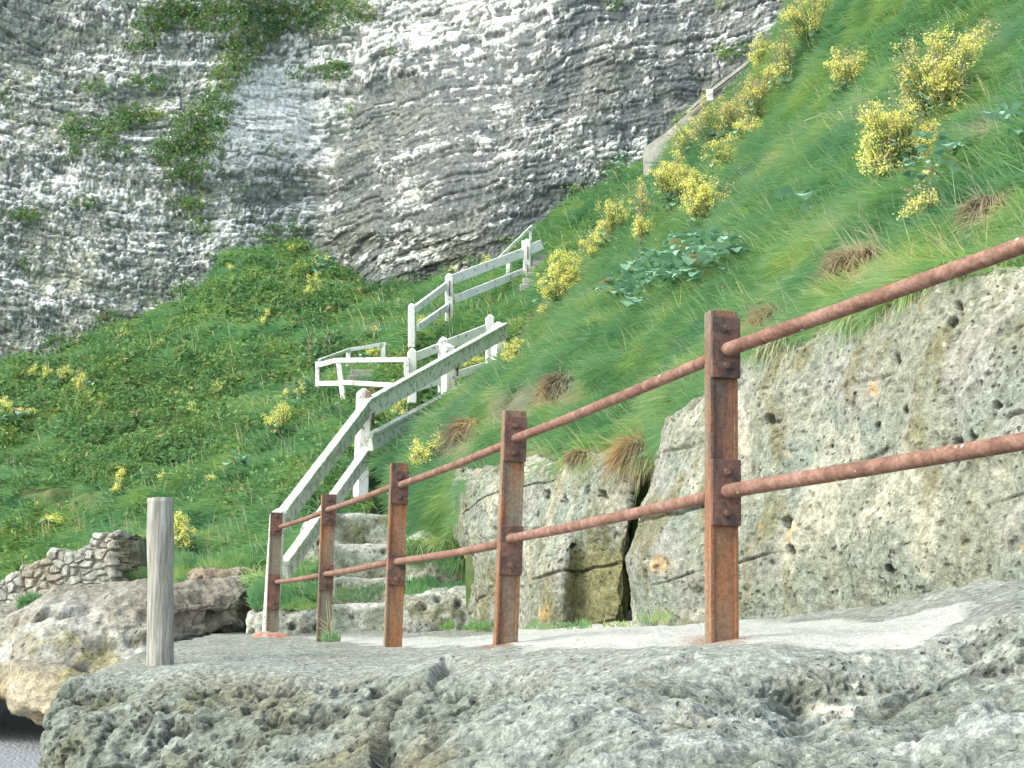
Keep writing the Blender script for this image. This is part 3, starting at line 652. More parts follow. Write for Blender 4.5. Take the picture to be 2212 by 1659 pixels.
# ------------------------------------------------------------ rounded stones
def blob(c, dims, rot=0, k=5, amp=.06, freq=3., N=26, seed=0, name='stone', mat=None, colr=((.33, .34, .29), (.2, .2, .12), (.55, .56, .5)), root=None, tilt=0, topw=0):
    u = np.linspace(-1, 1, N); A, B = np.meshgrid(u, u); O = np.ones_like(A)
    V = []; Fq = []; b = 0; f0 = grid_faces(N, N)
    for s_, ax in ((1, 0), (-1, 0), (1, 1), (-1, 1), (1, 2), (-1, 2)):
        p = [A, B]; p.insert(ax, O * s_); p = np.stack(p, -1).reshape(-1, 3)
        e = f0 + b; q0 = e[0]; nn = np.cross(p[q0[1] - b] - p[q0[0] - b], p[q0[2] - b] - p[q0[0] - b])
        Fq.append(e if nn[ax] * s_ > 0 else e[:, ::-1]); V.append(p); b += N * N
    V = np.concatenate(V); nrm = (np.abs(V) ** k).sum(1) ** (1. / k); V = V / nrm[:, None]
    nr = V / np.linalg.norm(V, axis=1, keepdims=True)
    V = V * np.array(dims) / 2.
    R = np.array(Matrix.Rotation(rot, 3, 'Z') @ Matrix.Rotation(tilt, 3, 'Y'))
    V = V @ R.T + np.array(c); nr = nr @ R.T
    Q = V + seed * 3.7
    f1, f2, idr = vor(Q, freq * 3.2, 403); pit = (1 - ss(.08, .38, f1)) * (idr > .55)
    n1 = fbm(Q, freq * .6, 4, 401)
    V2 = V + nr * (amp * n1 + amp * .4 * fbm(Q, freq * 3, 3, 405) - amp * .6 * pit)[:, None]
    col = np.ones(V.shape, np.float32) * np.array(colr[0], np.float32)
    col = mixc(col, colr[1], ss(0, .45, fbm(Q, freq * .9, 3, 407)) * .8)
    col = mixc(col, colr[2], ss(.0, .4, fbm(Q, freq * 1.7, 3, 409)) * .8)
    col = mixc(col, (.07, .07, .05), pit * .7)
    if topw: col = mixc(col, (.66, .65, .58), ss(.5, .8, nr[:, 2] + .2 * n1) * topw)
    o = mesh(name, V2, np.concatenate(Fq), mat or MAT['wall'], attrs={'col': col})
    if root is not None: adopt(o, root)
    return o
def rblock(x0, x1, y0, y1, Y, depth, **k):
    """stone whose front fills px x0..x1, y0..y1 at distance Y"""
    a = Wn(x0, y1, Y); b = Wn(x1, y0, Y)
    dims = (b[0] - a[0], depth, b[2] - a[2]); c = ((a[0] + b[0]) / 2, Y + depth / 2, (a[2] + b[2]) / 2)
    return blob(c, dims, **k)
st = thing('stone_steps', W(770, 1370, 13.2), 'worn pale stone steps climbing between the grass and the limestone block', 'steps')
for (x0, x1, y0, y1, Y, dp, sd) in ((690, 880, 1303, 1405, 12.7, 1.5, 1), (712, 880, 1246, 1330, 13.1, 1.5, 2), (708, 880, 1176, 1262, 13.5, 1.5, 3), (690, 872, 1108, 1200, 13.9, 1.6, 4)):
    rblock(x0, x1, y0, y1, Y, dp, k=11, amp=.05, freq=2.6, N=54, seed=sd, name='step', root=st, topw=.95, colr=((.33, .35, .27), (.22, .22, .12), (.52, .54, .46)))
tag(rblock(520, 705, 1312, 1420, 12.75, .9, k=5, amp=.1, freq=2.0, N=44, seed=11, name='boulder'), 'low grey rock left of the lowest step, behind the second farthest railing post', 'rock')
tag(rblock(862, 1065, 1275, 1410, 11.9, .9, k=6, amp=.1, freq=2.2, N=54, seed=12, name='boulder', tilt=-.12), 'dark pitted rock with a grassy top, right of the lowest step', 'rock')
tag(rblock(868, 1050, 1150, 1300, 12.7, 1.2, k=6, amp=.09, freq=2.2, N=54, seed=13, name='boulder', colr=((.3, .31, .26), (.2, .2, .1), (.4, .41, .36))), 'flat grey rock face between the steps and the squarish block, under the hanging grass', 'rock')
tag(rblock(836, 905, 1050, 1125, 13.9, .7, k=4, amp=.08, freq=3, N=30, seed=14, name='boulder'), 'small pale stone at the top right corner of the stone steps', 'rock')
tag(rblock(640, 705, 1120, 1290, 14.6, .8, k=5, amp=.08, freq=2.2, N=40, seed=15, name='boulder', colr=((.4, .41, .36), (.3, .3, .2), (.5, .5, .45))), 'pale upright rock face left of the steps, behind the sloping handrail', 'rock')
tag(rblock(468, 525, 1068, 1120, 16.4, .5, k=4, amp=.08, freq=3, N=26, seed=16, name='boulder', colr=((.42, .36, .28), (.25, .18, .12), (.6, .56, .48))), 'small brown rock sticking out of the grass under a dry grass cap', 'rock')
tag(rblock(440, 470, 1135, 1182, 15.6, .4, k=4, amp=.06, freq=3, N=22, seed=17, name='boulder', colr=((.42, .3, .18), (.25, .16, .1), (.5, .42, .3))), 'small orange-brown rock in the grass beside the low yellow plant right of the wooden post', 'rock')
tag(rblock(395, 530, 1228, 1290, 14.2, .8, k=4, amp=.1, freq=3, N=40, seed=18, name='boulder', colr=((.27, .22, .16), (.18, .14, .1), (.4, .36, .3))), 'brown crumbling rock on top of the outcrop, right of the wooden post', 'rock')

# ------------------------------------------------------------ ruined flint wall
def flint():
    
    us = np.linspace(0, 1, 420)
    topx = np.array([-260, 0, 60, 100, 115, 150, 195, 205, 262]); topy = np.array([1330, 1262, 1225, 1208, 1190, 1200, 1180, 1158, 1156])
    G = []
    for v in np.linspace(0, 1, 90):
        row = []
        for u in us:
            x = -260 + 505 * u; Y = 15.5 + (14.35 - 15.5) * u
            yb = 1440 - 145 * u; yt = np.interp(x, topx, topy)
            row.append((x, yb + (yt - yb) * v, Y))
        G.append(row)
    G = np.array(G); G = Wn(G[..., 0], G[..., 1], G[..., 2])
    G = skirt(G, [(.05, .15, .02), (.1, .45, 0), (.1, .5, -.3)])
    end = G[:, -1:, :]
    G = np.concatenate([G] + [end + np.array([.02 * k, .11 * k, 0]) for k in range(1, 6)], 1)
    n = gnorm(G); P = G
    f1, f2, idr = vor(P * np.array([1, 1, 1.6]) + .06 * pn(P, 3, 501)[..., None], 7.0, 503)
    e = ss(.02, .22, f2 - f1); G2 = G + n * (.03 * e * (.5 + idr) + .03 * fbm(P, 4, 3, 507))[..., None]
    col = np.ones(G.shape, np.float32) * np.array([.27, .26, .21], np.float32)
    stone = np.stack([.3 + .2 * idr, .31 + .2 * idr, .27 + .18 * idr], -1).astype(np.float32)
    col = col * (1 - e[..., None]) + stone * e[..., None]; col = mixc(col, (.3, .2, .1), ss(.2, .5, fbm(P, 1.2, 3, 509)) * .4)
    tag(grid_obj('flint_wall', G2, MAT['mid'], {'col': col}), 'ruined flint wall stepping down the grass to the left edge', 'wall'); store('flint', G2)
flint()

# ------------------------------------------------------------ rusty railing
POSTS = [(597, 1107, 586, 1377, 12.3), (710, 1068, 698, 1386, 10.4), (863, 1000, 848, 1400, 8.3), (1112, 887, 1092, 1395, 6.56), (1560, 671, 1562, 1378, 4.7)]
rail_root = thing('iron_railing', W(1092, 1392, 6.56), 'rusty iron railing of five posts and two round rails along the rock ledge', 'railing')
fd = np.array([.37, -1.0, 0]) ; fd /= np.linalg.norm(fd)
fx = np.array([.975, .222, 0]); fy = np.array([-.222, .975, 0])      # post face turned a little to the path
PL = [((20, 152), (322, 462)), ]
wid = [.098, .097, .098, .1, .094]
FR = {0: ((.0, .17), (.47, .73)), 4: ((.025, .21), (.455, .65)), 3: ((.03, .215), (.48, .68)), 2: ((.045, .215), (.48, .635)), 1: ((.0, .2), (.455, .62))}
for i, (tx, ty, bx_, by_, Y) in enumerate(POSTS):
    t = np.array(W(tx, ty, Y)); b = np.array(W(bx_, by_ + 18, Y)); ax = (t - b); Lh = np.linalg.norm(ax); az = ax / Lh
    fxx = fx - az * (fx @ az); fxx /= np.linalg.norm(fxx); fyy = np.cross(az, fxx)
    A = np.array([fxx, fyy, az]); w = wid[i]
    mb = MB(); mb.box((t + b) / 2, A, (w / 2 - .008, .012, Lh / 2)); 
    for s_ in (-1, 1): mb.box((t + b) / 2 + fxx * s_ * (w / 2 - .004) + fyy * .012 + az * (-.002), A, (.0065, .03, Lh / 2 - .002))
    po = mb.build('post', MAT['rust_post'], rail_root, smooth=False)
    for (f0, f1) in FR[i]:
        cz = t - az * Lh * (f0 + f1) / 2; hh = Lh * (f1 - f0) / 2
        pb = MB(); pb.box(cz - fyy * .026 + fxx * .002, A, (w / 2 + .004, .008, hh)); pl = pb.build('clamp_plate', MAT['rust_plate'], smooth=False); pl.parent = po
        for dz in (.62, -.62):
            cb = cz - fyy * .034 + az * hh * dz
            q = MB(); q.tube([cb, cb - fyy * .007], .017, 12); q.tube([cb - fyy * .006, cb - fyy * .02], [.0125, .011], 6); bo = q.build('bolt', MAT['rust_plate'], smooth=False); bo.parent = po
tops = [((606, 1138), (699, 1106)), ((708, 1101), (848, 1051)), ((866, 1047), (1090, 961)), ((1114, 947), (1531, 777)), ((1572, 754), (2212, 524))]
bots = [((598, 1257), (690, 1243)), ((703, 1240), (838, 1215)), ((858, 1213), (1078, 1176)), ((1102, 1163), (1530, 1073)), ((1572, 1060), (2212, 948))]
for seg in (tops, bots):
    for k, (a, b) in enumerate(seg):
        Ya = POSTS[k][4] - .045; Yb = POSTS[k + 1][4] + .03 if k < 4 else 3.72
        p = np.array(W(a[0], a[1], Ya)); q = np.array(W(b[0], b[1], Yb))
        if k == 4: q = p + (q - p) * 1.55
        r = [.0195, .0195, .0205, .0212, .0245][k]
        d = (q - p); L_ = np.linalg.norm(d); nn = 14
        pts = [p + d * s_ + np.array([0, 0, -.006 * math.sin(s_ * math.pi)]) + .0025 * np.array([pn(np.array([s_ * 4, k, 1.]), 1, 3), 0, pn(np.array([s_ * 4, k, 7.]), 1, 5)]) for s_ in np.linspace(0, 1, nn)]
        rr = np.full(nn, r); pts = [pts[0] - d / L_ * .012] + pts; rr = np.r_[r * .72, rr]
        mb = MB(); mb.tube(pts, rr, 18); mb.build('rail', MAT['rust_rail'], rail_root)
        if k in (1, 2, 3, 4):
            nb = MB(); c0 = p + d / L_ * .0; nb.tube([c0 - fy * .012, c0 + fy * .03], .021, 10); nb.build('rail_lug', MAT['rust_plate'], rail_root)
ft = blob(W(588, 1392, 12.3), (.42, .4, .22), k=2.2, amp=.03, freq=5, N=20, seed=31, name='post_footing', mat=MAT['red'], root=rail_root)

# ------------------------------------------------------------ grey driftwood post
def wpost():
    b = np.array(W(346, 1460, 6.9)); t = np.array(W(347, 1077, 6.9)); mb = MB(); N = 40; K = 48
    V = []
    for i, s_ in enumerate(np.linspace(0, 1, N)):
        c = b + (t - b) * s_; r = .0655 - .003 * s_ + .001 * math.sin(s_ * 9)
        th = np.arange(K) * 2 * math.pi / K
        P = np.stack([np.cos(th) * r, np.sin(th) * r, th * 0], 1) + c
        dd = .0035 * pn(P * np.array([1, 1, .06]), 60, 3) + .003 * pn(P, 5, 9); nr = np.stack([np.cos(th), np.sin(th), th * 0], 1)
        if i == N - 1: P[:, 2] += .006 * pn(P, 30, 2) 
        V.append(P + nr * dd[:, None])
    V.append(V[-1] * .0 + (V[-1] - t) * .55 + t + np.array([0, 0, .004])); V = np.concatenate(V + [[t + np.array([0, 0, .004])]])
    q = []; tt = []
    for i in range(N):
        for j in range(K): q.append([i * K + j, i * K + (j + 1) % K, (i + 1) * K + (j + 1) % K, (i + 1) * K + j])
    for j in range(K): tt.append([len(V) - 1, N * K + j, N * K + (j + 1) % K])
    mb.add(V, q, tt)
    o = mb.build('wooden_post', MAT['wood']); tag(o, 'bare grey weathered wooden post standing alone on the rock ledge', 'post')
wpost()

# ------------------------------------------------------------ white wooden fences
def wfence(root, name_post, x, yt, yb, Y, w=.13, xb=None, yaw=0., mat='paint', cap=True, d=None):
    t = np.array(W(x, yt, Y)); b = np.array(W(xb if xb is not None else x, yb, Y)); az = t - b; Lh = np.linalg.norm(az); az /= Lh
    fxx = np.array([math.cos(yaw), math.sin(yaw), 0]); fxx -= az * (fxx @ az); fxx /= np.linalg.norm(fxx); fyy = np.cross(az, fxx)
    A = np.array([fxx, fyy, az]); mb = MB(); ch = w * .38 if cap else 0; d = d or w
    c = (t + b) / 2 - az * ch / 2; mb.box(c, A, (w / 2, d / 2, (Lh - ch) / 2))
    if cap:
        base = t - az * ch; P = [base + fxx * sx * w * .46 + fyy * sy * d * .46 for sx, sy in ((-1, -1), (1, -1), (1, 1), (-1, 1))]
        P2 = [t - az * ch * .05 + fxx * sx * w * .1 + fyy * sy * d * .1 for sx, sy in ((-1, -1), (1, -1), (1, 1), (-1, 1))]
        mb.add(P + P2, [[0, 1, 5, 4], [1, 2, 6, 5], [2, 3, 7, 6], [3, 0, 4, 7], [4, 5, 6, 7]])
    return mb.build(name_post, MAT[mat], root, smooth=False)
def board(root, a, b, h=.13, th=.05, mat='paint', name='rail', capb=None):
    p = np.array(W(*a)); q = np.array(W(*b)); A = axes(q - p); L_ = np.linalg.norm(q - p)
    mb = MB(); n = 6
    for i in range(1): mb.box((p + q) / 2, A, (L_ / 2, th / 2, h / 2))
    o = mb.build(name, MAT[mat], root, smooth=False)
    if capb:
        cb = MB(); up = A[2]; fr = A[1] if (A[1] @ -((p + q) / 2)) > 0 else -A[1]
        cb.box((p + q) / 2 + up * (h / 2 + .022) , A, (L_ / 2 + .002, th / 2 + .018, .02)); c = cb.build('rail_cap', MAT['wood_green'], smooth=False); c.parent = o
    return o
def sy(x, y, off=.25): return float(on('hill', x, y)[0][1]) - off
# near stair handrail
ra = thing('wooden_handrail', W(605, 1390, 12.7), 'peeling white wooden handrail sloping up beside the stone steps to the grassy corner', 'fence')
wfence(ra, 'post', 601, 1098, 1372, 12.5, .125, xb=583, mat='paint')
wfence(ra, 'post', 786, 838, 1075, 15.5, .135, xb=779, yaw=.5)
wfence(ra, 'post', 968, 742, 880, 18.3, .15, yaw=.5)
wfence(ra, 'post', 1076, 695, 800, 20.3, .17, yaw=.5, xb=1078)
board(ra, (612, 1128, 12.6), (795, 884, 15.4), .145, .055, 'wood_green', capb=True)
board(ra, (617, 1236, 12.7), (795, 985, 15.45), .135, .055, 'wood_green', capb=True)
board(ra, (790, 890, 15.35), (1093, 716, 20.1), .175, .06, 'paint_worn', capb=True)
board(ra, (800, 960, 15.2), (1092, 800, 19.3), .15, .06, 'paint_worn', capb=True)
for (x, y0_, y1_, Y_) in ((806, 893, 922, 15.3), (988, 787, 812, 18.1)):
    p = np.array(W(x, (y0_ + y1_) / 2, Y_)); mb = MB(); mb.box(p, np.eye(3), (.014, .03, (y1_ - y0_) / 6000 * Y_)); mb.build('iron_strap', MAT['rust_plate'], ra, smooth=False)
# far side of the same stair
rb = thing('wooden_fence', W(888, 860, 20.8), 'white painted three-post fence on the far side of the path above the landing', 'fence')
y0, y1, y2 = 20.6, 21.0, 21.6
wfence(rb, 'post', 890, 752, 872, y0, .125, yaw=.2)
wfence(rb, 'post', 957, 727, 850, y1, .14, yaw=.2)
wfence(rb, 'post', 1058, 679, 790, y2, .125, yaw=.2)
board(rb, (897, 771, y0), (950, 750, y1), .13, .05); board(rb, (965, 745, y1), (1052, 711, y2), .155, .05)
board(rb, (897, 838, y0), (1050, 790, y2), .12, .05)
rc = thing('landing_rail', W(740, 860, 20.9), 'cream wooden guard rail turning round the small landing left of the white fence', 'fence')
a, b, c = 21.4, 20.7, 20.45
wfence(rc, 'post', 686, 782, 838, a, .065, cap=False); wfence(rc, 'post', 731, 777, 864, b, .075, xb=742, cap=False); wfence(rc, 'post', 879, 778, 814, c, .085, cap=False, mat='wood_green')
board(rc, (684, 790, a), (727, 779, b), .075, .05); board(rc, (727, 779, b - .02), (883, 777, c - .02), .075, .05)
board(rc, (685, 829, a), (734, 828, b), .075, .05); board(rc, (737, 826, b - .02), (853, 833, 20.45), .075, .05)
rd = thing('landing_rail', W(752, 810, 22.4), 'grey wooden rail slanting up behind the small landing over the narrow steps', 'fence')
c, d_ = sy(753, 806, .3), sy(828, 780, .3)
wfence(rd, 'post', 753, 756, 810, c, .075, cap=False, mat='paint_worn'); wfence(rd, 'post', 828, 742, 784, d_, .08, cap=False)
board(rd, (690, 779, a + .1), (754, 756, c), .055, .05, 'wood_green'); board(rd, (754, 756, c), (834, 743, d_), .065, .05, 'paint_worn'); board(rd, (756, 786, c), (826, 786, d_), .06, .05, 'wood_green')
re_ = thing('wooden_fence', W(969, 690, 25), 'upper white post-and-rail fence of three tall posts crossing the grass under the cliff', 'fence')
a, b, c = sy(889, 744, .35), sy(970, 690, .35), sy(1138, 590, .35)
wfence(re_, 'post', 889, 655, 752, a, .115, yaw=.15); wfence(re_, 'post', 970, 590, 698, b, .14, yaw=.15); wfence(re_, 'post', 1138, 516, 596, c, .14, yaw=.15)
board(re_, (896, 668, a), (964, 617, b), .13, .06); board(re_, (902, 708, a), (965, 664, b), .12, .06)
board(re_, (976, 604, b), (1130, 546, c), .18, .06); board(re_, (984, 646, b), (1130, 588, c), .15, .06); board(re_, (1143, 540, c), (1170, 528, c + .2), .2, .06)
for (x, y0_, y1_, Y_, r_) in ((971, 606, 640, b, re_), (971, 655, 690, b, re_), (1140, 532, 560, c, re_), (1140, 572, 590, c, re_)):
    p = np.array(W(x, (y0_ + y1_) / 2, Y_ - .085)); mb = MB(); mb.box(p, np.eye(3), (.012, .008, (y1_ - y0_) / 6000 * Y_)); mb.build('iron_strap', MAT['rust_rail'], r_, smooth=False)
rf = thing('wooden_handrail', W(1098, 610, 28), 'thin grey handrail rising steeply behind the tallest post of the upper fence', 'fence')
a, b = sy(1098, 596, .1), sy(1146, 545, .2)
wfence(rf, 'post', 1098, 560, 606, a, .085, cap=False); wfence(rf, 'post', 1146, 493, 550, b, .06, cap=False)
wfence(rf, 'post', 1129, 520, 570, b - .3, .05, cap=False)
board(rf, (1078, 558, a + .1), (1150, 488, b), .06, .05, 'wood_green'); board(rf, (1090, 596, a), (1135, 560, b), .06, .05, 'wood_green')
for (cx, cy, dx, dy, n_, w, lab) in ((755, 866, 5.5, -11.5, 8, 62, 'narrow concrete steps inside the guard rail of the landing'), (1152, 612, 6.5, -12.5, 6, 60, 'narrow pale steps right of the tallest post of the upper fence')):
    Y = sy(cx, cy); s_t = thing('concrete_steps', W(cx, cy, Y), lab, 'steps')
    for k in range(n_):
        Yk = sy(cx + dx * k, cy + dy * k, .3); a = np.array(W(cx + dx * k, cy + dy * k, Yk)); ww = w / 3000 * Yk
        mb = MB(); mb.box(a + np.array([0, .3, -.1]), np.eye(3), (ww / 2, .35, .08)); o = mb.build('step', MAT['concrete'], s_t, smooth=False)
# concrete parapet high up along the bank crest
pr = thing('concrete_parapet', W(1450, 340, 26), 'grey concrete parapet slanting up against the cliff behind the yellow flowers', 'wall')
def slab(pts, th, h):
    mb = MB(); V = []; q = []
    for (a, b, Y) in pts:
        p = np.array(W(a, b, Y)); V += [p, p + np.array([0, th, 0]), p + np.array([0, th, -h]), p + np.array([0, 0, -h])]
    for i in range(len(pts) - 1):
        for j in range(4): q.append([i * 4 + j, i * 4 + (j + 1) % 4, i * 4 + 4 + (j + 1) % 4, i * 4 + 4 + j])
    q.append([3, 2, 1, 0]); e = len(V); q.append([e - 4, e - 3, e - 2, e - 1]); mb.add(V, q); return mb
slab([(1392, 318, 27), (1440, 285, 26.5), (1500, 232, 26), (1560, 180, 25.5)], .3, 1.6).build('wall_panel', MAT['concrete'], pr, smooth=False)
slab([(1486, 236, 25.9), (1540, 188, 25.5), (1600, 142, 25), (1650, 104, 24.6), (1700, 70, 24.2)], .12, .07).build('coping', MAT['concrete'], pr, smooth=False)
for (x, y) in ((1645, 108), (1533, 196)):
    p = np.array(W(x, y, 24.9)); mb = MB(); mb.box(p + np.array([0, 0, -.1]), np.eye(3), (.06, .05, .12)); mb.build('bracket', MAT['paint_worn'], pr, smooth=False)

# ------------------------------------------------------------ vegetation
def sample(G, n, pad=60, power=1.0):
    x, y = proj(G); nrm = gnorm(G)
    a = .5 * np.abs((x[1:, 1:] - x[:-1, :-1]) * (y[1:, :-1] - y[:-1, 1:]) - (x[1:, :-1] - x[:-1, 1:]) * (y[1:, 1:] - y[:-1, :-1]))
    wa = np.linalg.norm(np.cross(G[1:, :-1] - G[:-1, :-1], G[:-1, 1:] - G[:-1, :-1]), axis=-1)
    inside = (x[1:, 1:] > -pad) & (x[1:, 1:] < 2212 + pad) & (y[1:, 1:] > -pad) & (y[1:, 1:] < 1659 + pad)
    w = np.where(inside, a ** power * wa ** (1 - power) + .0, wa * .02 + 1e-9); w = w / w.sum()
    idx = np.searchsorted(np.cumsum(w.ravel()), RNG.random(n)); idx = np.minimum(idx, w.size - 1)
    i, j = np.unravel_index(idx, w.shape); u = RNG.random(n)[:, None]; v = RNG.random(n)[:, None]
    P = G[i, j] * (1 - u) * (1 - v) + G[i, j + 1] * u * (1 - v) + G[i + 1, j] * (1 - u) * v + G[i + 1, j + 1] * u * v
    xx, yy = proj(P); return P, nrm[i, j], xx, yy
def unit(v): return v / np.maximum(np.linalg.norm(v, axis=-1, keepdims=True), 1e-9)
def blades(P, d0, L, wd, droop, tint):
    """curved tapering blades; returns V, quads, tris, tint"""
    n = len(P); d0 = unit(d0); side = unit(np.cross(d0, unit(-P + RNG.normal(0, 2.5, P.shape))))
    L = L[:, None]; wd = wd[:, None]; dn = np.array([0, 0, -1.]) * droop[:, None]
    ts = (0, .4, .75, 1.0); ws = (1, .85, .5, 0); V = []
    for t, w in zip(ts, ws):
        c = P + d0 * L * t + dn * L * t * t
        if w: V += [c - side * wd * w * .5, c + side * wd * w * .5]
        else: V += [c]
    V = np.stack(V, 1); b = (np.arange(n) * 7)[:, None]
    q = np.concatenate([b + np.array([[0, 1, 3, 2]]), b + np.array([[2, 3, 5, 4]])]); t_ = b + np.array([[4, 5, 6]])
    return V.reshape(-1, 3), q, t_, np.repeat(tint, 7)
def add_blades(name, sets, mat, label, cat):
    Vs, qs, ts, tt = [], [], [], []; b = 0
    for V, q, t, k in sets: Vs.append(V); qs.append(q + b); ts.append(t + b); tt.append(k); b += len(V)
    o = mesh(name, np.concatenate(Vs), [np.concatenate(qs), np.concatenate(ts)], mat, attrs={'tint': np.concatenate(tt)}, smooth=True)
    return tag(o, label, cat, kind='stuff')
def leaves(P, nrm, size, tint, asp=.6):
    n = len(P); a = unit(nrm * .9 + RNG.normal(0, .55, P.shape)); b = unit(np.cross(a, RNG.normal(0, 1, P.shape))); c = np.cross(a, b); s_ = size[:, None]
    V = np.stack([P - b * s_ * .5, P + c * s_ * asp * .5 + a * s_ * .1, P + b * s_ * .5, P - c * s_ * asp * .5 + a * s_ * .1], 1)
    return V.reshape(-1, 3), (np.arange(n) * 4)[:, None] + np.array([[0, 1, 2, 3]]), np.repeat(tint, 4)
def gz(x, y, L_):
    z = 0
    for cx, cy, rx, ry, a in L_: z = z + a * np.exp(-((x - cx) / rx) ** 2 - ((y - cy) / ry) ** 2)
    return z
# --- bank: long combed grass
def bank_grass():
    n = 230000
    P, N, x, y = sample(BG, n, power=.75)
    keep = ~((x < 1000) & (y > 1160) & (x > 880))
    P, N, x, y = P[keep], N[keep], x[keep], y[keep]; n = len(P)
    low = fbm(P, .8, 3, 601); mid = fbm(P * np.array([1, 1, 1.6]), 2.6, 2, 605); fine = pn(P, 9, 609)
    flow = np.array([-.75, -.25, -.28])[None] + np.stack([.45 * pn(P, .9, 611), .3 * pn(P, .9, 612), .3 * pn(P, .9, 613)], -1)
    d = flow + N * (.35 + .35 * ss(-.2, .5, mid))[:, None] + RNG.normal(0, .16, P.shape)
    tall = RNG.random(n) < .022
    d = np.where(tall[:, None], np.array([-.6, -.2, .85]) + RNG.normal(0, .28, P.shape), d)
    L = (.20 + .1 * mid + .08 * low) * RNG.uniform(.6, 1.25, n) * np.interp(P[:, 1], [6, 18], [.9, 1.25]); L = np.clip(L, .07, .5); L = np.where(tall, RNG.uniform(.16, .34, n), L)
    wd = np.interp(P[:, 1], [5, 10, 20], [.0042, .0065, .012]) * RNG.uniform(.7, 1.3, n); wd = np.where(tall, wd * .7, wd)
    dry = gz(x, y, [(1250, 845, 95, 45, 1.), (1120, 880, 70, 45, .9), (1020, 950, 50, 50, 1), (1870, 570, 90, 55, .9), (1690, 680, 60, 45, 1.), (2150, 460, 90, 55, .8), (2150, 290, 60, 40, .6), (1960, 160, 50, 70, .0), (1820, 470, 60, 30, .6), (1380, 990, 60, 35, 1.), (1250, 985, 130, 18, .9), (2080, 45, 60, 30, .5), (1900, 520, 60, 30, .3)])
    tint = .45 + .26 * low + .16 * mid + .1 * fine + RNG.normal(0, .11, n) + .5 * ss(.4, .95, dry + .25 * mid) + .35 * tall
    dk = gz(x, y, [(950, 1100, 70, 70, 1), (2050, 400, 60, 40, .6), (2190, 180, 60, 90, .5)]); tint = np.clip(tint - .15 * dk, 0, .98)
    droop = RNG.uniform(.05, .45, n) + .25 * ss(.3, .7, dry); droop = np.where(tall, .12, droop)
    sets = [blades(P, d, L, wd, droop, tint)]
    # curtain of grass hanging over the tops of the limestone blocks
    k = 15000; j = np.minimum((RNG.random(k) * BG.shape[1]).astype(int), BG.shape[1] - 1); i = (RNG.random(k) ** 1.6 * 26).astype(int)
    P = BG[i, j]; x, y = proj(P); ok = (x > 1000) & (x < 2300) & (pn(P, 1.3, 621) > -.35); P = P[ok]; x = x[ok]; y = y[ok]; k = len(P)
    d = np.array([-.35, -.85, .35]) + RNG.normal(0, .25, P.shape)
    hang = gz(x, y, [(1380, 1000, 60, 50, 1), (1700, 740, 70, 60, .7), (1870, 650, 80, 60, .8), (1260, 1000, 60, 40, .4)])
    L = (.12 + .2 * hang) * RNG.uniform(.5, 1.4, k)
    tint = np.clip(.5 + .35 * pn(P, 1.1, 623) + .5 * hang + RNG.normal(0, .12, k), 0, 1)
    sets.append(blades(P, d, L, np.full(k, .006), RNG.uniform(.4, 1.1, k), tint))
    add_blades('grass', sets, MAT['grass'], 'long wind-combed grass covering the bank above the limestone blocks', 'grass')
bank_grass()
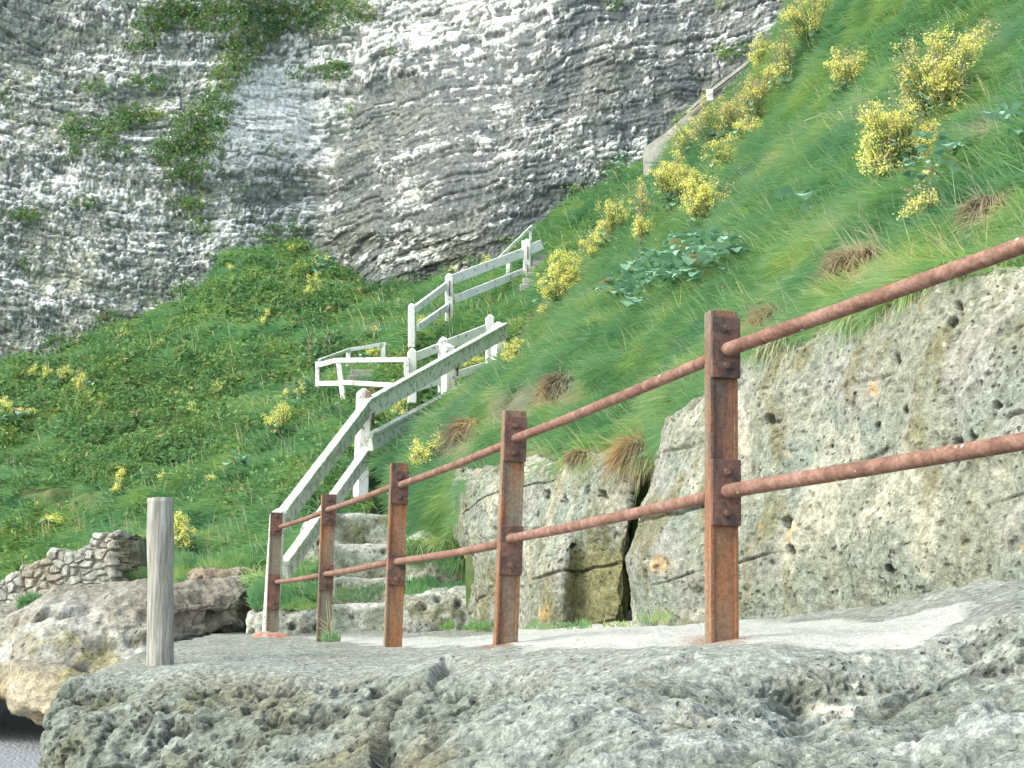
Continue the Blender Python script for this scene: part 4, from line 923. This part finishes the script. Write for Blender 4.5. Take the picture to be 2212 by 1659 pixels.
# --- hill: grass plus small leafy ground cover
def hill_cover():
    n = 150000
    P, N, x, y = sample(HG, n, power=.85)
    leafz = fbm(P, .35, 3, 701) + gz(x, y, [(350, 830, 260, 90, .6), (600, 640, 160, 90, .7), (150, 850, 200, 80, .4), (330, 970, 220, 60, .25), (1000, 680, 180, 70, -1.0), (620, 930, 80, 60, -.2), (500, 960, 150, 40, -.4), (650, 1180, 120, 60, -.8), (350, 1180, 200, 60, -.8), (800, 760, 60, 100, -.3)])
    isg = (leafz + RNG.normal(0, .25, n)) < .12
    bare = gz(x, y, [(120, 1070, 90, 28, 1.), (200, 1090, 60, 20, .8)]) + .4 * fbm(P, 2, 2, 703)
    ok = bare < .55
    g = isg & ok; Pg, Ng, xg, yg = P[g], N[g], x[g], y[g]; m = len(Pg)
    low = fbm(Pg, .5, 3, 711); mid = fbm(Pg, 1.8, 2, 715)
    fl = np.array([-.6, -.3, -.15])[None] + np.stack([.5 * pn(Pg, .6, 721), .3 * pn(Pg, .6, 722), .2 * pn(Pg, .6, 723)], -1)
    d = fl + Ng * .55 + RNG.normal(0, .2, Pg.shape)
    tl = RNG.random(m) < .02; d = np.where(tl[:, None], np.array([-.15, -.1, 1]) + RNG.normal(0, .15, d.shape), d)
    L = (.26 + .1 * mid) * RNG.uniform(.6, 1.2, m) * np.where(tl, 1.4, 1) * np.interp(Pg[:, 1], [14, 30], [.8, 1.2]); wd = np.interp(Pg[:, 1], [13, 30], [.010, .021]) * RNG.uniform(.7, 1.3, m)
    tint = np.clip(.36 + .22 * low + .14 * mid + RNG.normal(0, .1, m) + .15 * ss(19, 14, Pg[:, 1]), 0, .97)
    rs = ss(.3, .5, fbm(Pg, .9, 3, 731)) ; tint = np.clip(tint + .3 * rs * (RNG.random(m) < .4) + .5 * tl, 0, 1)
    add_blades('grass', [blades(Pg, d, L, wd, RNG.uniform(.1, .5, m), tint)], MAT['grass'], 'green grass sweeping across the hill below the cliff', 'grass')
    P2, N2, x2, y2 = sample(HG, 170000, power=.85)
    leafz = fbm(P2, .35, 3, 701) + gz(x2, y2, [(350, 830, 260, 90, .6), (600, 640, 160, 90, .7), (150, 850, 200, 80, .4), (330, 970, 220, 60, .25), (1000, 680, 180, 70, -1.0), (620, 930, 80, 60, -.2), (500, 960, 150, 40, -.4), (650, 1180, 120, 60, -.8), (350, 1180, 200, 60, -.8), (800, 760, 60, 100, -.3)])
    bare = gz(x2, y2, [(120, 1070, 90, 28, 1.), (200, 1090, 60, 20, .8)]) + .4 * fbm(P2, 2, 2, 703)
    ok = ((leafz + RNG.normal(0, .25, len(P2))) > -.05) & (bare < .6)
    P2, N2 = P2[ok], N2[ok]; m = len(P2)
    hgt = np.clip(.12 + .38 * fbm(P2, 1.3, 3, 741), 0, .6)
    Pl = P2 + N2 * (hgt * RNG.uniform(.1, 1, m))[:, None] + np.array([0, 0, 1]) * (hgt * .3 * RNG.random(m))[:, None]
    sz = np.interp(P2[:, 1], [14, 30], [.04, .075]) * np.clip(RNG.lognormal(0, .4, m), .5, 2.4)
    tint = np.clip(.4 + .25 * fbm(P2, .9, 3, 745) + .2 * pn(P2, 4, 747) + RNG.normal(0, .14, m), 0, .93); tint = np.where(RNG.random(m) < .025, 1., tint)
    V, q, t = leaves(Pl, N2, sz, tint)
    tag(mesh('ground_cover', V, q, MAT['leafy'], attrs={'tint': t}, smooth=False), 'dense low leafy plants carpeting the hill below the cliff', 'ground cover', kind='stuff')
hill_cover()
# --- tufts of green on the cliff face
def cliff_green():
    Z = [(430, 25, 120, 40, 1), (600, 35, 150, 38, 1.1), (740, 25, 55, 40, .9), (720, 158, 40, 24, 1.3), (520, 130, 45, 40, .8), (455, 235, 42, 45, 1), (430, 300, 50, 45, 1.1), (395, 385, 60, 28, .8), (400, 445, 55, 20, .9), (300, 255, 55, 26, 1.1), (225, 285, 55, 24, .9), (150, 280, 40, 30, .7), (165, 320, 24, 40, .6), (285, 115, 55, 24, .7), (205, 200, 45, 26, .6), (350, 180, 45, 22, .3), (110, 345, 30, 14, .5), (760, 245, 28, 24, .7), (100, 420, 30, 14, .5), (440, 490, 30, 20, .5), (1330, 15, 45, 20, .7), (1580, 120, 40, 16, .8), (10, 200, 40, 50, .6), (60, 470, 50, 16, .6), (250, 330, 60, 16, .6), (360, 330, 50, 30, .7), (560, 330, 40, 14, .4), (100, 170, 40, 16, .5), (640, 160, 40, 16, .5), (310, 180, 60, 20, .55), (180, 440, 60, 12, .45), (500, 420, 40, 18, .5), (840, 120, 18, 14, .7), (560, 90, 60, 30, .6), (330, 60, 60, 30, .7), (1555, 20, 20, 14, .5), (50, 560, 20, 30, .5), (330, 545, 20, 14, .4), (600, 500, 40, 20, .25), (470, 170, 40, 25, .6), (400, 628, 40, 14, .9), (330, 655, 30, 10, .6), (240, 690, 40, 12, .8), (130, 742, 40, 12, .7), (470, 560, 30, 14, .7), (560, 520, 40, 12, .7), (640, 500, 40, 12, .7), (900, 600, 30, 10, .7), (1010, 560, 40, 12, .9), (1100, 530, 30, 12, .7), (1250, 420, 40, 14, .7), (1330, 370, 40, 14, .8), (500, 660 - 130, 20, 10, .4)]
    P, N, x, y = sample(CLIFF, 420000, pad=30, power=1)
    z = gz(x, y, Z) + .42 * fbm(np.stack([x / 60, y / 60, x * 0], -1), 1., 4, 801) + .12 * RNG.normal(0, 1, len(x))
    ok = z > .52; P, N, x, y = P[ok], N[ok], x[ok], y[ok]; m = len(P)
    Pl = P + N * RNG.uniform(.0, .28, m)[:, None] + np.array([0, 0, 1]) * RNG.uniform(0, .12, m)[:, None]
    lowt = fbm(P, .8, 3, 803)
    tint = np.clip(.5 + .3 * lowt + RNG.normal(0, .15, m), 0, .93); tint = np.where(RNG.random(m) < .05, 1, tint)
    V, q, t = leaves(Pl, N, RNG.uniform(.05, .11, m), tint)
    tag(mesh('cliff_greenery', V, q, MAT['leafy'], attrs={'tint': t}, smooth=False), 'green plants growing in patches over the ledges of the chalk cliff', 'plants', kind='stuff')
cliff_green()
# --- small grass along ledges, path edge and steps
def ledge_grass():
    sets = []
    def patch(poly, Yf, n, L0, up=(-.2, -.3, 1), tint0=.5, wd=.007, z=0):
        x0, x1, y0, y1 = poly; x = RNG.uniform(x0, x1, n); y = RNG.uniform(y0, y1, n) ; Y = Yf(x, y); P = Wn(x, y, Y)
        ok = pn(P, 3.0, 901) > -.3; P = P[ok]; k = len(P)
        sets.append(blades(P, np.array(up) + RNG.normal(0, .3, P.shape), L0 * RNG.uniform(.4, 1.4, k) * np.clip(.75 + 1.1 * pn(P, 4.5, 905), .15, 1.6), np.full(k, wd), RNG.uniform(.1, .5, k), np.clip(tint0 + .2 * pn(P, 2, 903) + RNG.normal(0, .1, k), 0, 1)))
    patch((880, 1045, 1262, 1300), lambda x, y: 12.2 + (1300 - y) * .01, 5200, .12, tint0=.5, wd=.009)
    patch((545, 700, 1268, 1318), lambda x, y: 12.85 + (1320 - y) * .01, 5200, .13, tint0=.5, wd=.009)
    patch((690, 850, 1272, 1300), lambda x, y: 13.05 + 0 * x, 500, .07, tint0=.45, wd=.008)
    patch((1130, 1420, 1346, 1360), lambda x, y: np.interp(x, [1130, 1420], [9.3, 7.6]), 650, .035, tint0=.62, wd=.006)
    patch((1380, 1450, 1330, 1350), lambda x, y: np.interp(x, [1380, 1450], [7.6, 7.3]), 90, .07, tint0=.7, wd=.005)
    patch((930, 1100, 1352, 1362), lambda x, y: np.interp(x, [930, 1100], [11.6, 10.2]), 900, .08, tint0=.5, wd=.007)
    patch((700, 735, 1380, 1390), lambda x, y: 10.3 + 0 * x, 160, .09, tint0=.6, wd=.006)
    patch((705, 735, 1340, 1388), lambda x, y: 10.25 + 0 * x, 14, .2, tint0=.9, wd=.005)
    patch((880, 1000, 1165, 1215), lambda x, y: 12.55 + 0 * x, 1500, .16, up=(-.5, -.6, -.2), tint0=.6, wd=.008)
    patch((150, 330, 1255, 1290), lambda x, y: 14.7 + 0 * x, 3500, .2, tint0=.55, wd=.011)
    patch((40, 130, 1298, 1320), lambda x, y: 13.7 + 0 * x, 1200, .13, tint0=.5, wd=.01)
    patch((380, 545, 1215, 1262), lambda x, y: 14.3 + (1262 - y) * .012, 3500, .2, tint0=.55, wd=.011)
    add_blades('grass', sets, MAT['grass'], 'short grass tufts along the ledges, step edges and foot of the rocks', 'grass')
ledge_grass()

# --- dry grass tussocks: things
def tussock(px, py, w, h, label, surf='bank', tint=.5, n=1500, hang=True):
    g, nn = on(surf, px, py + h * .1); Y = g[1] - .05; r = w / 2 / 3000 * Y; hh = h / 3000 * Y
    th = RNG.uniform(0, 2 * math.pi, n); rr = np.sqrt(RNG.random(n)) * r * .55
    base = g + np.array([0, 0, .0])
    P = base + np.stack([np.cos(th) * rr, np.sin(th) * rr * .6, RNG.uniform(0, hh * .25, n)], 1)
    d = np.stack([np.cos(th) * .9 - .25, -.5 + .5 * np.sin(th), RNG.uniform(.25, 1.0, n)], 1) + RNG.normal(0, .25, (n, 3))
    L = hh * RNG.uniform(.45, .9, n)
    V, q, t, tt = blades(P, d, L, np.full(n, .0009 * Y), RNG.uniform(.5, 1.25, n), np.clip(tint + RNG.normal(0, .22, n), 0, 1))
    o = mesh('grass_tussock', V - g, [q, t], MAT['straw'], attrs={'tint': tt}); o.location = g
    tag(o, label, 'grass tussock', 'dry grass tussocks on the bank')
for a in [(1880, 575, 190, 150, 'largest round brown grass tussock hanging over the top of the big limestone block'),
          (1700, 690, 150, 110, 'grey-brown grass tussock on the block edge, just left of the largest tussock'),
          (1235, 830, 150, 90, 'wide straw-coloured grass tussock above the upper rail, right of the second nearest post'),
          (1390, 1010, 90, 130, 'brown tuft of grass hanging down at the top of the vertical rock crack'),
          (1035, 935, 100, 110, 'straw-coloured grass tussock just left of the second nearest post, above the squarish block'),
          (2150, 455, 130, 110, 'pale straw grass tussock at the right edge of the photo above the upper rail'),
          (2150, 275, 80, 60, 'small brown grass tussock high up near the right edge'),
          (1270, 1000, 120, 50, 'thin fringe of dry grass on the middle of the squarish block')]:
    tussock(*a)
tussock(500, 1062, 90, 40, 'brown grass cap on the small rock in the lower hill', 'hill', n=500)

# --- flowering wild cabbage
def frand(n, c, r): return np.array(c) + RNG.normal(0, 1, (n, 3)) * np.array(r)
def plant(px, py, w, h, label, surf='bank', dens=1.0, dry=.2, leaf=1.0, dY=0.0, lean=-.15, name='flowering_plant', group='yellow flowering plants'):
    g, nn = on(surf, px, py + h * .42); g = g.copy(); Y = g[1] + dY; g = np.array(W(px, py + h * .45, Y)) if dY else g
    k = Y / 3000.; R = w * k / 2; H = h * k
    root = thing(name, Vector(g), label, 'plant', group)
    w *= 1.4; h *= 1.45
    if surf == 'bank': w *= 1.14; h *= 1.2
    ncl = int(np.clip(dens * w * h / 240., 5, 330)); cr = np.clip(.028 + .0006 * Y, .028, .05)
    # shoot tips fill an egg-shaped volume
    ns = int(np.clip(ncl / 5, 3, 26)); v = unit(RNG.normal(0, 1, (ns, 3))) * (RNG.random((ns, 1)) ** .4)
    v[:, 2] = np.where(RNG.random(ns) < .3, v[:, 2] * .6 - .25, v[:, 2])
    ends = np.stack([v[:, 0] * R * .95 + lean * H * .3, v[:, 1] * R * .7 - R * .3, H * (.56 + v[:, 2] * .42)], 1)
    own = RNG.integers(0, ns, ncl)
    tips = ends[own] + RNG.normal(0, 1, (ncl, 3)) * np.array([R * .13, R * .13, H * .09])
    mb = MB(); tl = []; cl = []; tt = []
    for t in tips:
        b = np.array([RNG.normal(0, R * .12), RNG.normal(0, R * .12), -.05])
        m = b + (t - b) * .5 + np.array([0, 0, H * .07]) * RNG.uniform(-1, .4)
        pts = [b, m, t]; mb.tube(pts, [.0035 + .0001 * Y, .003 + .00009 * Y, .0018 + .00007 * Y], 3, False); tt.append(np.full(9, np.clip(RNG.normal(.45, .2), 0, 1)))
    o = mesh('stem', np.concatenate(mb.v), [np.concatenate(mb.q)], MAT['stem'], parent=root, attrs={'tint': np.concatenate(tt)})
    isdry = RNG.random(ncl) < dry
    def clusters(T, nf, sz, mat, nm, up):
        if len(T) == 0: return
        C = np.repeat(T, nf, 0) + RNG.normal(0, 1, (len(T) * nf, 3)) * np.array([cr, cr, cr * up]) * .62
        n_ = len(C); s_ = sz * RNG.uniform(.7, 1.3, n_)
        V, q, t = leaves(C, unit(RNG.normal(0, 1, C.shape) + np.array([0, -.6, .6])), s_, np.clip(RNG.normal(.5, .25, n_), 0, 1), .9)
        mesh(nm, V, q, MAT[mat], parent=root, attrs={'tint': t}, smooth=False)
    clusters(tips[~isdry], 24, cr * .46, 'flower', 'blossom', .8)
    if dry > 0: clusters(np.r_[tips[isdry], tips[isdry] - np.array([0, 0, cr * 2.2]), tips[isdry] + np.array([0, 0, cr * 2.2])], 8, cr * .4, 'pod', 'seed_head', 2.4)  # seed pods at, below and above each dry shoot tip
    if leaf > 0:
        nl = int(leaf * np.clip(w * h / 260., 6, 60)); c = np.stack([RNG.normal(0, R * .38, nl), RNG.normal(-R * .2, R * .3, nl), np.abs(RNG.normal(0, H * .17, nl))], 1)
        big_leaves(root, c, np.clip(.035 + .0035 * Y, .06, .12) * RNG.uniform(.6, 1.3, nl))
    return root
def big_leaves(root, C, S, tint=None, loc=None):
    """broad wavy leaves, each a 3x4 cupped grid on a short curve"""
    V, Q, T = [], [], []; b = 0
    for c, s_ in zip(C, S):
        yaw = RNG.uniform(0, 6.28); el = RNG.uniform(.1, 1.0); d = np.array([math.cos(yaw) * math.cos(el), math.sin(yaw) * math.cos(el) - .25, math.sin(el)]); d /= np.linalg.norm(d)
        sd = np.cross(d, [0, 0, 1.]); sd /= np.linalg.norm(sd); n_ = np.cross(sd, d); ti = np.clip(RNG.normal(.5, .2), 0, .88) if RNG.random() > .03 else 1.0
        for i, t in enumerate((0, .3, .65, 1)):
            wv = (.12, .75, .85, .25)[i] * s_ * .5; ctr = c + d * s_ * t + n_ * s_ * (.12 * math.sin(t * 3)) - np.array([0, 0, s_ * .35 * t * t])
            for j in (-1, 0, 1): V.append(ctr + sd * wv * j + n_ * (.22 * wv * abs(j) + RNG.normal(0, s_ * .03))); T.append(ti)
        for i in range(3):
            for j in range(2): a = b + i * 3 + j; Q.append([a, a + 1, a + 4, a + 3])
        b += 12
    return mesh('foliage', np.array(V), np.array(Q), MAT['cabbage'], parent=root, attrs={'tint': np.array(T)})
PLANTS = [
 # right bank
 (2035, 185, 210, 190, 'largest yellow flowering bush, airy with pale seed heads, near the top right corner', 'bank', .8, .35),
 (2120, 110, 110, 110, 'airy flower sprays leaning off the right side of the largest bush', 'bank', .6, .4),
 (1880, 260, 80, 90, 'small airy yellow plant at the upper left edge of the big bush with dark leaves', 'bank', .7, .3),
 (1945, 330, 190, 190, 'big yellow flowering bush with dark leaves, directly below left of the largest bush', 'bank', .95, .2),
 (1985, 470, 110, 90, 'sparse low yellow flowering plant at the foot of the big bushes, above the upper rail', 'bank', .35, .4),
 (1845, 165, 125, 130, 'round yellow flowering plant alone in the grass left of the largest bush', 'bank', .7, .3),
 (1765, 50, 150, 130, 'yellow flowering bush cut by the top edge, on the crest of the bank', 'bank', .9, .3),
 (1715, 150, 120, 130, 'mixed yellow and brown flowering plant on the crest beside the white parapet bracket', 'bank', .6, .55),
 (1640, 215, 130, 140, 'tall brownish seed-head plant with few yellow flowers on the crest', 'bank', .8, .6),
 (1550, 270, 120, 130, 'brownish seed-head plant on the crest in front of the concrete parapet', 'bank', .8, .55),
 (1590, 262, 90, 100, 'brown seed-head plant wedged between two taller ones below the parapet coping', 'bank', .8, .6),
 (1675, 190, 90, 90, 'seed-head plant with sparse yellow dots right of the white parapet bracket', 'bank', .8, .6),
 (1720, 75, 90, 90, 'yellow flowers hanging over the cliff side at the very top of the crest', 'bank', 1.0, .2),
 (1500, 300, 80, 90, 'brownish plant on the crest touching the parapet foot', 'bank', .7, .75),
 (1435, 395, 60, 80, 'thin brown stalks on the left flank of the dense bright bush', 'bank', .6, .9),
 (1580, 400, 90, 70, 'scattered pale seed heads right of the pale yellow bush', 'bank', .4, .8),
 (1400, 560, 70, 70, 'pinkish seed stalks standing above the wide cabbage patch', 'bank', .4, .95),
 (1150, 700, 60, 50, 'reddish stalks in the hollow right of the handrail end post', 'bank', .5, .95),
 (1615, 290, 90, 80, 'pale yellow flowers in the grass in front of the tall brownish seed-head plant', 'bank', .8, .3),
 (1400, 500, 70, 80, 'small yellow bush in the grass below the gap between two crest bushes', 'bank', 1.0, .2),
 (1290, 545, 70, 80, 'yellow flowers filling the crest just left of the second bush group', 'bank', 1.1, .2),
 (1560, 350, 80, 90, 'tall yellow spray right of the dense bright bush', 'bank', .8, .3),
 (1660, 120, 80, 90, 'yellow flowers on the crest beside the upper end of the parapet coping', 'bank', 1.0, .2),
 (1475, 320, 70, 90, 'narrow yellow flowering plant directly in front of the concrete parapet', 'bank', .8, .2),
 (1465, 400, 140, 150, 'dense bright yellow flowering bush halfway up the crest, below the parapet', 'bank', 1.3, .15),
 (1525, 445, 110, 110, 'pale yellow flowering bush touching the lower right of the dense bush', 'bank', 1.2, .2),
 (1335, 485, 115, 120, 'yellow flowering bush on the crest, second group above the white fence', 'bank', 1.1, .3),
 (1400, 440, 60, 110, 'thin seed stalks with small yellow flowers between two crest bushes', 'bank', .7, .7),
 (1225, 615, 115, 120, 'bright yellow rounded bush on the crest right of the upper white fence', 'bank', 1.7, .08),
 (1270, 560, 70, 70, 'smaller yellow bush joined to the upper right of the bright rounded bush', 'bank', 1.2, .3),
 (1180, 690, 70, 50, 'low reddish and yellow flowers trailing below the bright rounded bush', 'bank', .7, .5),
 (1110, 770, 60, 80, 'small yellow flowering plant right beside the end post of the near handrail', 'bank', 1.0, .2),
 (1020, 790, 90, 50, 'yellow flowers seen between the two boards of the near handrail', 'hill', 1.2, .2),
 (868, 885, 60, 50, 'yellow flowers low between the handrail boards near its tall middle post', 'hill', 1.2, .1),
 (935, 985, 95, 95, 'loose yellow flowering plant on the bank behind the third railing post', 'bank', .9, .35),
 # hill
 (680, 620, 60, 60, 'yellow flowering plant on the hill top just below the cliff foot', 'hill', 1.2, .05),
 (690, 563, 45, 36, 'small yellow plant highest on the hill, touching the dark cliff foot', 'hill', 1.0, .05),
 (655, 580, 36, 30, 'tiny yellow plant just left of the highest hill plant', 'hill', 1.0, .05),
 (625, 545, 40, 30, 'sparse yellow flowers at the very top left of the hill summit', 'hill', .8, .05),
 (500, 582, 55, 28, 'flat yellow flowers on the hill edge left of the summit, against the cliff', 'hill', .9, .05),
 (578, 690, 36, 48, 'small upright yellow plant in the middle of the upper hill', 'hill', 1.3, .05),
 (636, 708, 28, 26, 'tiny yellow plant right of the small upright one on the upper hill', 'hill', 1., .2),
 (270, 722, 44, 36, 'faint yellow plant near the left end of the cliff foot', 'hill', .7, .1),
 (130, 810, 60, 60, 'upper left plant of the yellow pair on the left of the hill', 'hill', 1.1, .1),
 (175, 845, 50, 60, 'lower right plant of the yellow pair on the left of the hill', 'hill', 1.3, .1),
 (62, 808, 44, 40, 'small dim yellow plant between the left edge and the yellow pair', 'hill', .9, .1),
 (12, 890, 60, 60, 'bright yellow plant cut by the left edge of the photo', 'hill', 1.6, .05),
 (62, 888, 40, 26, 'low yellow flowers right beside the plant at the left edge', 'hill', 1., .05),
 (463, 848, 40, 40, 'pale yellow plant in the centre of the hill', 'hill', 1.2, .1),
 (422, 884, 40, 30, 'sparse pale yellow plant below left of the one in the hill centre', 'hill', .8, .1),
 (533, 922, 30, 20, 'very small yellow plant low in the middle of the hill', 'hill', 1., .05),
 (610, 912, 80, 80, 'largest yellow plant of the hill, left of the cream guard rail', 'hill', 1.0, .1),
 (655, 850, 80, 60, 'thin yellow and brown plant right below the corner of the cream guard rail', 'hill', .6, .5),
 (680, 755, 80, 40, 'bleached whitish seed-head plant above the cream guard rail', 'hill', .8, .95),
 (790, 765, 70, 30, 'yellow flowers behind the grey rail of the small landing', 'hill', 1.2, .1),
 (800, 708, 50, 50, 'thin brown-yellow stalks between the landing and the upper fence', 'hill', .5, .7),
 (265, 1045, 44, 60, 'yellow plant above left of the wooden post', 'hill', 1.3, .05),
 (350, 1042, 34, 36, 'sparse yellow plant right above the top of the wooden post', 'hill', .8, .05),
 (455, 1033, 40, 24, 'flat yellow plant above right of the wooden post', 'hill', 1.4, .05),
 (110, 1120, 60, 40, 'yellow plant above the ruined flint wall', 'hill', 1.2, .05),
 (403, 1160, 56, 90, 'bright yellow plant directly right of the wooden post', 'hill', 1.5, .05),
 (965, 905 - 330, 60, 30, 'yellow flowers on the turf line at the cliff foot above the upper fence', 'hill', .7, .1),
 (1060, 565, 60, 40, 'yellow flowers behind the top rail of the upper fence', 'hill', 1.0, .1),
 (980, 640, 30, 50, 'small yellow plant climbing the middle post of the upper fence', 'hill', .8, .2),
 (915, 690, 40, 30, 'small yellow flowers inside the lower panel of the upper fence', 'hill', .8, .2),
]
for (a, b, w, h, lab, sf, dn, dr) in PLANTS:
    plant(a, b, w, h, lab, sf, dn, dr, leaf=1.0 if w > 90 else .5)
# broad-leaved cabbage without flowers
def cabbage(px, py, w, h, n, label, surf='bank', s0=.1):
    g, nn = on(surf, px, py); root = thing('cabbage_plant', Vector(g), label, 'plant', 'leafy cabbage plants'); k = g[1] / 3000.
    C = []
    for i in range(n):
        a = RNG.uniform(0, 6.28); r = math.sqrt(RNG.random()); q, _ = on(surf, px + math.cos(a) * r * w / 2, py + math.sin(a) * r * h / 2 - (px + math.cos(a) * r * w / 2 - px) * .25)
        C.append(q - g + nn * RNG.uniform(.12, .3) + np.array([0, -.05, 0]))
    big_leaves(root, np.array(C), s0 * RNG.uniform(.6, 1.3, n))
cabbage(1490, 605, 250, 90, 230, 'wide patch of blue-green cabbage leaves in the middle of the bank', s0=.13)
cabbage(1400, 655, 120, 60, 70, 'smaller patch of blue-green leaves at the lower left of the wide cabbage patch', s0=.12)
cabbage(2060, 390, 110, 120, 50, 'dark broad leaves hanging under the big yellow bush at the upper right', s0=.085)
cabbage(2205, 330, 50, 70, 10, 'large single cabbage leaves at the right edge of the photo', s0=.1)
cabbage(1775, 470, 60, 40, 5, 'few lone blue-green leaves in the bare grass right of the wide cabbage patch', s0=.12)
cabbage(15, 925, 60, 36, 20, 'blue-green leaves under the yellow plant at the left edge', 'hill', .16)
cabbage(700, 585, 60, 40, 30, 'bluish leaves beside the highest yellow plant of the hill', 'hill', .15)
cabbage(500, 1035, 40, 20, 10, 'small cabbage leaves low on the hill above the small brown rock', 'hill', .14)
cabbage(190, 845, 40, 20, 8, 'few bluish leaves beneath the yellow pair on the left of the hill', 'hill', .14)
cabbage(1340, 370, 60, 40, 24, 'cabbage leaves on the far slope below the concrete parapet', 'hill', .16)
cabbage(1300, 290 + 120, 60, 30, 14, 'leafy clump on the far slope under the cliff foot, left of the crest bushes', 'hill', .15)
# dead branching stalk
def dead():
    g, _ = on('bank', 1840, 278); root = thing('dead_stalk', Vector(g), 'bleached dry branching stalk lying in the grass below the round yellow plant', 'dead plant')
    Y = g[1] - .25; o = np.array(W(1842, 280, Y))
    for nm, pts in (('branch', [(1842, 280), (1810, 272), (1785, 248), (1780, 245), (1736, 262)]), ('branch', [(1842, 280), (1840, 255), (1838, 230)]), ('branch', [(1842, 280), (1850, 250), (1855, 218)]), ('branch', [(1842, 280), (1825, 258), (1812, 240)])):
        mb = MB(); mb.tube([np.array(W(a, b, Y)) - np.array(g) for a, b in pts], np.linspace(.007, .004, len(pts)), 5)
        mesh(nm, np.concatenate(mb.v), [np.concatenate(mb.q), np.concatenate(mb.t)], MAT['stem'], parent=root, attrs={'tint': np.full(mb.n, .95)})
dead()
